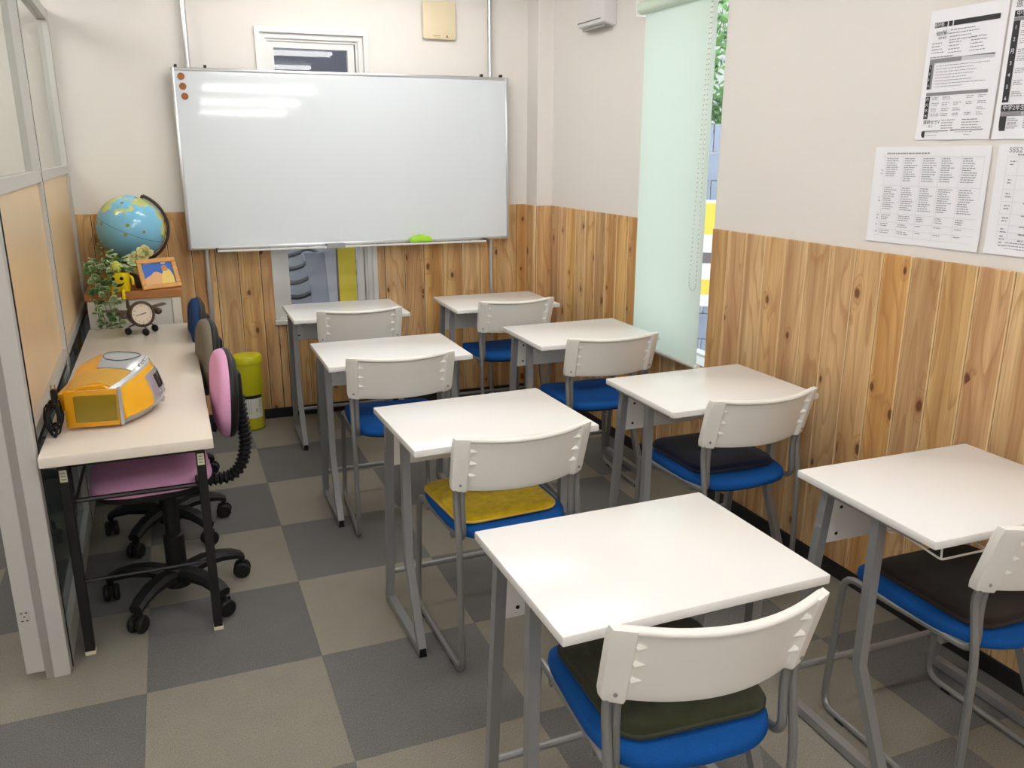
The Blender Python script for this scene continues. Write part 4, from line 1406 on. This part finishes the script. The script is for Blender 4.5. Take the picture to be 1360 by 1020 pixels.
def rpatch(name, ya, yb, ta, tb, off, m, parent, ny=12, nt_=6, shrink=None):
    g = G()
    rows = []
    for i in range(ny + 1):
        y = ya + (yb - ya) * i / ny
        a, b = ta, tb
        if shrink:
            k = shrink(i / ny)
            mid = (ta + tb) / 2
            a, b = mid + (ta - mid) * k, mid + (tb - mid) * k
        top = [rsurf(y, a + (b - a) * j / nt_, off) for j in range(nt_ + 1)]
        bot = [rsurf(y, a + (b - a) * j / nt_, off * 0.0 - 0.001) for j in range(nt_ + 1)]
        rows.append(top + bot[::-1])
    g.ring_loft(rows)
    return obj(name, g, m, parent, 40)


N = 20
g = G().ring_loft([[Vector((x, -RWD + 2 * RWD * i / N, z)) for x, z in rprof(-RWD + 2 * RWD * i / N)] for i in range(N + 1)])
body = obj('body', g, M_RAMB, rd, 40)
rpatch('front_panel', -RWD * 0.985, RWD * 0.985, 7.05, 9.9, 0.004, M_RYEL, rd)
rpatch('silver_trim', -RWD, RWD, 6.55, 7.05, 0.0035, M_RSIL, rd)
rpatch('silver_base', -RWD * 0.9, RWD * 0.9, 9.9, 10.95, 0.004, M_RSIL, rd)
rpatch('cd_lid', -0.10, 0.12, 4.5, 6.5, 0.004, M_RSIL, rd)
rpatch('amber_lid', -RWD * 0.96, -0.105, 3.2, 6.5, 0.003, M_RTOP, rd)
rpatch('amber_lid', 0.125, RWD * 0.96, 3.2, 6.5, 0.003, M_RTOP, rd)
pn = rpatch('control_panel', -0.075, 0.085, 7.3, 9.6, 0.008, M_RSIL, rd)
rpatch('display', -0.035, 0.055, 7.5, 8.1, 0.010, mat('lcd_dark', (34, 34, 30), 0.1), pn)
for q in range(5):
    for w_ in range(2):
        c = rsurf(-0.035 + q * 0.022, 8.35 + w_ * 0.35, 0.010)
        obj('button', G().sphere(c, 0.0055, 8, 6, (0.6, 1, 0.7)), M_ALU, pn)
c = rsurf(0.012, 9.3, 0.010)
obj('dial', G().sphere(c, 0.014, 14, 8, (0.5, 1, 0.8)), M_ALU, pn)
for q in range(6):
    c = rsurf(-0.06 + q * 0.02, 6.6, 0.006)
    obj('button', G().sphere(c, 0.006, 8, 6, (1, 1, 0.5)), M_ALU, rd)
ring_pts = [rsurf(0.005 + 0.062 * math.cos(a), 5.25 + 0.75 * math.sin(a), 0.005) for a in [2 * PI * i / 24 for i in range(24)]]
obj('lid_ring', G().tube(ring_pts, 0.0012, 5, close=True), M_BLACKM, rd)
# near side: raised frame with olive window
obj('side_frame', G().box(-0.086, 0.060, -RWD - 0.006, -RWD + 0.002, 0.010, 0.124).bevel(0.006, 2), M_RAMB, rd)
obj('side_window', G().box(-0.060, 0.058, -RWD - 0.0085, -RWD - 0.004, 0.026, 0.108).bevel(0.003, 1), M_RDARK, rd)
obj('side_trim', G().box(0.060, 0.072, -RWD - 0.005, -RWD + 0.004, 0.010, 0.128).bevel(0.003, 1), M_RSIL, rd)
obj('rear_housing', G().box(-0.112, -0.082, -0.165, 0.165, 0.055, 0.112).bevel(0.010, 2), M_RAMB, rd)
for fx, fy in ((-0.06, -0.14), (-0.06, 0.14), (0.05, -0.14), (0.05, 0.14)):
    obj('foot', G().tube([(fx, fy, 0.0), (fx, fy, 0.012)], 0.01, 10), M_BLACKP, rd)
# power cord coiled behind it
cd = G()
rc = random.Random(4)
pts = []
for i in range(120):
    a = i * 0.42
    r = 0.030 + 0.010 * math.sin(i * 0.9)
    pts.append((-0.430 + 0.006 * math.sin(i * 0.31) + 0.018 * math.cos(a), -2.190 + r * math.cos(a * 0.93) * 0.9 + 0.008 * math.sin(i * 0.17), 0.752 + r * 1.25 * math.sin(a) + 0.006 * math.sin(i * 0.77)))
pts = [(x, y, max(z, 0.7035)) for x, y, z in pts]
cd.tube(pts, 0.0028, 6)
cord = obj('power_cord', cd, M_BLACKP)
tag(cord, 'bundled black power cord behind the yellow radio', 'cord')
obj('plug', G().box(-0.432, -0.414, -2.180, -2.160, 0.80, 0.832).bevel(0.003, 1), M_BLACKP, cord)
obj('plug_pin', G().box(-0.430, -0.427, -2.173, -2.167, 0.832, 0.846).box(-0.420, -0.417, -2.173, -2.167, 0.832, 0.846), mat('brass', (190, 150, 90), 0.3, metal=0.8), cord, 0)

# ------------------------------------------------------------------ yellow bin
bn = thing('waste_bin', (0.215, -0.150, 0), 0.12, 'yellow cylindrical bin with lid and white label by the back wall', 'bin')
M_BIN = mat('bin_yellow', (204, 200, 28), 0.42)
obj('drum', G().lathe([(0, 0), (0.066, 0), (0.070, 0.006), (0.076, 0.385), (0.0, 0.385)], 36), M_BIN, bn, 40)
obj('lid', G().lathe([(0.0775, 0.378), (0.081, 0.380), (0.081, 0.412), (0.076, 0.420), (0.05, 0.424), (0, 0.425)], 36), M_BIN, bn, 40)
obj('bottom_rim', G().lathe([(0.067, 0.0), (0.0715, 0.002), (0.0715, 0.010), (0.067, 0.012)], 36), mat('bin_dark_rim', (120, 118, 30), 0.5), bn, 40)


def bin_patch(name, a0, a1, z0, z1, off, m, parent, n=14):
    g = G()
    rows = []
    for i in range(n + 1):
        a = a0 + (a1 - a0) * i / n
        q = []
        for z in (z0, z1):
            r = 0.070 + 0.006 * z / 0.385 + off
            q.append(Vector((r * math.sin(a), -r * math.cos(a), z)))
        rows.append(q)
    g.ring_loft(rows, close_ring=False)
    return obj(name, g, m, parent, 40)


lb = bin_patch('label', -0.75, 0.80, 0.075, 0.205, 0.0008, mat('label_white', (226, 226, 214), 0.6), bn)
bin_patch('label_band', -0.75, 0.80, 0.187, 0.205, 0.0014, M_BLACKM, lb)


def wrap_text(s, size, a, z, m, parent, vertical=False):
    me = text_mesh(s, size, m, 'lettering', vertical)
    for v in me.vertices:
        x, y = v.co.x, v.co.y
        zz = z + y
        r = 0.070 + 0.006 * zz / 0.385 + 0.0018
        aa = a + x / r
        v.co = (r * math.sin(aa), -r * math.cos(aa), zz)
    return link('lettering', me, parent)


wrap_text('スポチャン', 0.019, 0.55, 0.140, M_BLACKM, lb, True)
wrap_text('専用', 0.012, 0.28, 0.118, M_BLACKM, lb, True)
sm = G()
for q in range(4):
    for w_ in range(10):
        a = -0.62 + q * 0.15
        z = 0.172 - w_ * 0.0075
        r = 0.0755
        sm.quad([(r * math.sin(a + d), -r * math.cos(a + d), zz) for d, zz in ((0, z), (0.05, z), (0.05, z + 0.004), (0, z + 0.004))])
tag(obj('small_print', sm, M_TXT, lb, 0), kind='stuff')

# ------------------------------------------------------------------ notices on the right wall
MR = Matrix.Translation(RW_O) @ Matrix.Rotation(RW_A, 4, 'Z')
MP = Matrix(((0, 0, -1, 0), (-1, 0, 0, 0), (0, 1, 0, 0), (0, 0, 0, 1)))   # X right, Y up, Z to the viewer


def sheet(name, y_left, z_top, w, h, label, rot=0.0):
    g = G()
    nx, ny = 14, 10
    V = []
    for i in range(nx + 1):
        for j in range(ny + 1):
            u, v = i / nx, j / ny
            zz = 0.0006 + 0.004 * max(0, (abs(u - 0.5) - 0.42) / 0.08) ** 2 * (0.4 + 0.6 * v) + 0.003 * max(0, (v - 0.9) / 0.1) ** 2 * abs(math.sin(5 * u + w * 9))
            V.append(g.bm.verts.new((u * w, -v * h, zz)))
    for i in range(nx):
        for j in range(ny):
            a = i * (ny + 1) + j
            g.face([V[a], V[a + 1], V[a + ny + 2], V[a + ny + 1]])
    o = obj(name, g, M_PAPER, None, 60)
    o.matrix_world = MR @ Matrix.Translation((-0.0012, y_left, z_top)) @ MP @ Matrix.Rotation(rot, 4, 'Z')
    tag(o, label, 'notice', 'paper notices pinned on the right wall')
    return o


class Ink:
    def __init__(s):
        s.g = G()
        s.rects = []

    def r(s, x0, y0, x1, y1, z=0.0016):
        s.rects.append((x0, y0, x1, y1, z))
        s.g.quad([(x0, -y0, z), (x1, -y0, z), (x1, -y1, z), (x0, -y1, z)])
        return s

    def lines(s, x, y, w, n, dy, rg_, h=0.0022, z=0.0018):
        for k in range(n):
            ww = w * rg_.uniform(0.55, 1.0)
            xx = x
            while xx < x + ww:
                l = rg_.uniform(0.003, 0.011)
                s.r(xx, y + k * dy, min(xx + l, x + ww), y + k * dy + h, z)
                xx += l + rg_.uniform(0.0008, 0.003)
        return s


def emit_ink(nm, kk, mm, parent):
    if nm == 'small_print' or nm == 'ruled_lines':
        tag(obj(nm, kk.g, mm, parent, 0), kind='stuff')
        return
    for x0, y0, x1, y1, z in kk.rects:
        obj(nm, G().quad([(x0, -y0, z), (x1, -y0, z), (x1, -y1, z), (x0, -y1, z)]), mm, parent, 0)


def put_text(s, size, x, y, m, parent, z=0.0024, name='lettering'):
    me = text_mesh(s, size, m, name)
    o = link(name, me, parent)
    o.location = (x, -y, z)
    return o


rp = random.Random(5)
# A: portrait timetable (B4)
A = sheet('notice', -2.790, 1.900, 0.255, 0.362, 'portrait printed timetable with black header bar, upper left of the wall notices')
k1, k2, k3, tx = Ink(), Ink(), Ink(), Ink()
k1.r(0.018, 0.034, 0.062, 0.048).r(0.066, 0.034, 0.079, 0.048).r(0.083, 0.034, 0.232, 0.048)
tx.lines(0.075, 0.058, 0.10, 4, 0.009, rp)
tx.lines(0.016, 0.090, 0.05, 4, 0.0085, rp)
tx.lines(0.075, 0.092, 0.055, 4, 0.009, rp)
tx.lines(0.148, 0.084, 0.07, 5, 0.009, rp)
tx.lines(0.016, 0.128, 0.13, 1, 0.01, rp, 0.003)
k2.r(0.016, 0.134, 0.125, 0.146).r(0.016, 0.146, 0.034, 0.150).r(0.026, 0.150, 0.033, 0.218)
k3.r(0.125, 0.134, 0.232, 0.146)
k1.r(0.016, 0.150, 0.026, 0.218).r(0.125, 0.134, 0.232, 0.137)
tx.lines(0.042, 0.154, 0.18, 8, 0.0082, rp, 0.0016)
k2.r(0.018, 0.228, 0.226, 0.237)
k1.r(0.018, 0.239, 0.033, 0.302)
for cx in (0.042, 0.078, 0.118, 0.160, 0.198):
    for cy in (0.242, 0.258, 0.274, 0.288):
        if rp.random() < 0.85:
            tx.lines(cx, cy, 0.030, 2, 0.005, rp, 0.0018)
tx.lines(0.085, 0.306, 0.06, 4, 0.0075, rp)
tx.lines(0.155, 0.306, 0.07, 4, 0.0075, rp)
k2.r(0.020, 0.336, 0.112, 0.3385).r(0.120, 0.334, 0.228, 0.3368)
k1.r(0.018, 0.3385, 0.030, 0.356).r(0.118, 0.3370, 0.130, 0.354)
tx.lines(0.034, 0.341, 0.075, 2, 0.008, rp, 0.0015)
tx.lines(0.134, 0.340, 0.085, 2, 0.008, rp, 0.0015)
for kk, mm, nm in ((k1, M_INK, 'printed_bar'), (k2, M_INKG, 'printed_bar'), (k3, M_INKL, 'printed_bar'), (tx, M_TXT, 'small_print')):
    emit_ink(nm, kk, mm, A)
put_text('進研塾', 0.012, 0.034, 0.0415, M_PAPER, A)
put_text('個別', 0.013, 0.040, 0.066, M_INK, A)
put_text('V', 0.020, 0.057, 0.064, M_INK, A)
put_text('もし', 0.010, 0.067, 0.066, M_INK, A)
put_text('代表 挨拶', 0.007, 0.050, 0.078, M_INK, A)
for q in range(4):
    put_text('1234'[q], 0.010, 0.021, 0.158 + q * 0.0168, M_PAPER, A, name='numeral')
    put_text('月火水木'[q], 0.011, 0.0255, 0.247 + q * 0.0158, M_PAPER, A)
put_text('進研ゼミV', 0.013, 0.050, 0.312, M_INK, A)
put_text('受 付', 0.007, 0.048, 0.324, M_INK, A)
# B: neighbour timetable, cut by the frame
Bs = sheet('notice', -3.052, 1.895, 0.255, 0.358, 'printed year group timetable at the upper right edge of the wall')
k1, k2, tx = Ink(), Ink(), Ink()
k1.r(0.012, 0.030, 0.245, 0.046).r(0.012, 0.056, 0.032, 0.262).r(0.012, 0.268, 0.245, 0.286).r(0.012, 0.298, 0.034, 0.336)
k2.r(0.012, 0.047, 0.245, 0.056).r(0.012, 0.287, 0.245, 0.298)
for cx in (0.038, 0.085, 0.13, 0.18):
    for cy in (0.062, 0.082, 0.102, 0.128, 0.146, 0.176, 0.206, 0.235, 0.304, 0.318):
        tx.lines(cx, cy, 0.036, 3, 0.005, rp, 0.0018)
for kk, mm, nm in ((k1, M_INK, 'printed_bar'), (k2, M_INKG, 'printed_bar'), (tx, M_TXT, 'small_print')):
    emit_ink(nm, kk, mm, Bs)
put_text('進研塾', 0.022, 0.045, 0.014, M_INKG, Bs)
put_text('中学3年生', 0.015, 0.052, 0.038, M_PAPER, Bs)
put_text('中学2年生', 0.015, 0.052, 0.277, M_PAPER, Bs)
for q in range(7):
    put_text('12月3456'[q], 0.014, 0.022, 0.072 + q * 0.030, M_PAPER, Bs, name='numeral')
put_text('国 語', 0.008, 0.085, 0.2925, M_PAPER, Bs)
put_text('数 学', 0.008, 0.140, 0.2925, M_PAPER, Bs)
# C: landscape A3 table
Cs = sheet('notice', -2.637, 1.517, 0.420, 0.296, 'landscape printed table of fine text, lower left of the wall notices', 0.010)
k1, tx = Ink(), Ink()
cols = (0.045, 0.115, 0.185, 0.252, 0.325, 0.400)
rows = (0.030, 0.118, 0.205, 0.232, 0.254, 0.276)
for c in cols:
    k1.r(c, 0.026, c + 0.0008, 0.282)
for r in rows:
    k1.r(0.030, r, 0.400, r + 0.0008)
for ci in range(5):
    x = cols[ci] + 0.006
    tx.lines(x, 0.035, 0.052, 11 if ci != 0 else 9, 0.0066, rp)
    tx.lines(x, 0.124, 0.052, 11, 0.0066, rp)
    for ri in range(2, 5):
        tx.lines(x, rows[ri] + 0.005, 0.030 if ci > 1 else 0.045, 3 if ri == 2 else (2 if ci < 2 else 1), 0.0062, rp)
tx.lines(0.048, 0.018, 0.30, 1, 0.01, rp, 0.004)
for r in (0.07, 0.08, 0.155, 0.165, 0.21, 0.22, 0.24, 0.262):
    tx.lines(0.032, r, 0.008, 1, 0.01, rp, 0.003)
emit_ink('ruled_lines', k1, M_INKL, Cs)
emit_ink('small_print', tx, M_TXT, Cs)
# D: second landscape sheet, cut by the frame
Ds = sheet('notice', -3.078, 1.524, 0.420, 0.297, 'ruled paper notice at the lower right edge of the wall', 0.006)
k1, tx = Ink(), Ink()
for c in (0.030, 0.064, 0.20, 0.34):
    k1.r(c, 0.034, c + 0.0008, 0.25)
for r in (0.034, 0.083, 0.120, 0.152, 0.185, 0.215, 0.235, 0.252):
    k1.r(0.030, r, 0.390, r + 0.0008)
    tx.lines(0.040, r + 0.010, 0.020, 2, 0.008, rp, 0.003)
    tx.lines(0.096, r + 0.002, 0.03, 1, 0.008, rp, 0.003)
tx.lines(0.060, 0.026, 0.12, 1, 0.008, rp, 0.004)
tx.lines(0.060, 0.262, 0.25, 3, 0.008, rp)
emit_ink('ruled_lines', k1, M_INKL, Ds)
emit_ink('small_print', tx, M_TXT, Ds)
put_text('5552', 0.020, 0.052, 0.016, M_INKG, Ds)

# ------------------------------------------------------------------ outside the back window
ext = tag(obj('ground', G().box(-4, 8, 0.2, 8, -0.06, -0.03).box(2.4, 8, -6, 0.2, -0.06, -0.03), mat('pale_gravel', (206, 206, 204), 0.9, bump=0.8, bscale=40, var=0.2, vscale=30), smooth=0), kind='structure')
M_KAW = mat('grey_roof_tile', (104, 106, 110), 0.55, var=0.08, vscale=12)
rf = thing('tiled_roof', (0.50, 0.42, 0.36), 0.0, 'grey wavy tiled roof seen through the low window', 'roof')
tg = G()
rings = []
prof = []
for i in range(17):
    u = i / 16
    prof.append((u * 0.27, 0.030 * math.sin(2 * PI * (u + 0.08)) * (1 if u < 0.55 else 0.55)))
rows = []
for y in (0.0, 0.17):
    rows.append([Vector((x, y, z + y * 0.30)) for x, z in prof] + [Vector((x, y, z + y * 0.30 - 0.018)) for x, z in reversed(prof)])
tile = tg.ring_loft(rows).mesh('roof_tile', M_KAW, 50)
for i in range(-2, 3):
    for j in range(9):
        o = link('roof_tile', tile, rf)
        o.location = (i * 0.27 - 0.06, j * 0.145, j * 0.145 * 0.52)
M_SHEET = mat('blue_grey_sheet_metal', (152, 158, 172), 0.5, var=0.04, vscale=6)
XZ = Matrix.Rotation(PI / 2, 4, 'X')
sp_ = thing('metal_sheet', (0.72, 0.40, -0.03), 0.0, 'pale blue grey metal sheet leaning outside the low window', 'panel')
obj('sheet', G().prism([(0.005, 0), (0.095, 0), (0.095, 0.93), (-0.092, 0.93)], 0.0, 0.012, XZ), M_SHEET, sp_, 0)
obj('folded_edge', G().prism([(0.075, 0), (0.095, 0), (0.095, 0.97), (0.025, 0.97)], 0.012, 0.018, XZ), mat('pale_sheet_edge', (182, 186, 196), 0.5), sp_, 0)
ys_ = thing('yellow_panel', (0.822, 0.38, -0.03), 0, 'yellow board standing outside the low window', 'panel')
obj('board', G().box(0.004, 0.112, 0, 0.02, 0.0, 1.25), mat('sign_yellow', (224, 202, 62), 0.5, bump=0.4, bscale=60), ys_, 0)
obj('edge_strip', G().box(-0.004, 0.004, -0.004, 0.02, 0.0, 1.25), mat('rust_strip', (120, 104, 84), 0.7), ys_, 0)
nb = thing('neighbour_building', (0.5, 1.9, -0.03), 0, 'dark grey rendered wall of the neighbouring building outside', 'building')
obj('wall', G().box(-3.5, 1.6, 0, 0.3, 0, 4.2), mat('dark_grey_render', (78, 78, 86), 0.9, bump=0.5, bscale=30, var=0.15, vscale=5), nb, 0)

# ------------------------------------------------------------------ outside the right window
fn = thing('outdoor_sign', (3.30, -0.15, -0.03), -0.55, 'yellow and white banded sign board outside the tall window', 'sign')
obj('board', G().box(-0.5, 0.5, 0, 0.03, 0.52, 1.22), mat('sign_white', (232, 232, 230), 0.5), fn, 0)
obj('yellow_band', G().box(-0.5, 0.5, -0.004, 0.0, 1.00, 1.20), MATS['sign_yellow'], fn, 0)
obj('yellow_band', G().box(-0.5, 0.5, -0.004, 0.0, 0.60, 0.70), MATS['sign_yellow'], fn, 0)
obj('dark_band', G().box(-0.5, 0.5, -0.004, 0.0, 0.81, 0.88), mat('sign_brown', (104, 92, 96), 0.6), fn, 0)
for s in (-0.46, 0.46):
    obj('post', G().box(s - 0.02, s + 0.02, 0.03, 0.07, 0, 1.22), M_STEEL, fn, 0)
wf = thing('block_fence', (3.62, 0.22, -0.03), -0.55, 'blue grey block fence behind the outdoor sign', 'fence')
M_BLK2 = mat('blue_grey_block', (150, 158, 176), 0.85, var=0.08, vscale=9)
blk = G().box(-0.196, 0.196, 0, 0.12, 0, 0.186).bevel(0.004, 1).mesh('block', M_BLK2)
for r_ in range(9):
    for c_ in range(-2, 3):
        o = link('block', blk, wf)
        o.location = (c_ * 0.4 + (0.2 if r_ % 2 else 0), 0, r_ * 0.19)
M_LEAFO = leaf_mat('shrub_leaf', (74, 118, 52), (126, 164, 84))
sl = leaf_mesh('leaf', M_LEAFO, 0)
sh = thing('garden_shrub', (3.95, 0.75, -0.03), 0, 'green leafy shrub rising behind the outdoor fence', 'shrub')
obj('trunk', G().tube([(0, 0, 0), (0.03, 0.02, 1.2), (-0.03, 0, 2.0)], 0.04, 8), mat('bark', (92, 74, 58), 0.9), sh)
rs = random.Random(3)
lg = G()
for q in range(1500):
    d = Vector((rs.gauss(0, 1), rs.gauss(0, 1), rs.gauss(0, 1))).normalized() * rs.uniform(0.25, 0.62) ** 0.8
    c = Vector((d.x * 0.9, d.y * 0.9, 2.15 + d.z * 0.85))
    u = Vector((rs.gauss(0, 1), rs.gauss(0, 1), rs.gauss(0, 1))).normalized()
    w = u.orthogonal().normalized()
    s_ = rs.uniform(0.035, 0.065)
    lg.face([lg.bm.verts.new(c + u * s_), lg.bm.verts.new(c + w * s_ * 0.5), lg.bm.verts.new(c - u * s_), lg.bm.verts.new(c - w * s_ * 0.5)])
tag(obj('foliage', lg, mat('shrub_green', (96, 142, 66), 0.6, var=0.3, vscale=6), sh, 0), kind='stuff')
tb2 = thing('distant_house', (5.6, 2.6, -0.03), -0.6, 'pale grey tiled house wall far outside the tall window', 'building')
obj('wall', G().box(-2.5, 2.5, 0, 0.3, 0, 4.5), mat('pale_house_wall', (178, 180, 172), 0.8, var=0.05, vscale=3), tb2, 0)
for r_ in range(10):
    obj('wall_joint', G().box(-2.5, 2.5, -0.006, 0.0, 0.3 + r_ * 0.42, 0.325 + r_ * 0.42), M_STEEL, tb2, 0)
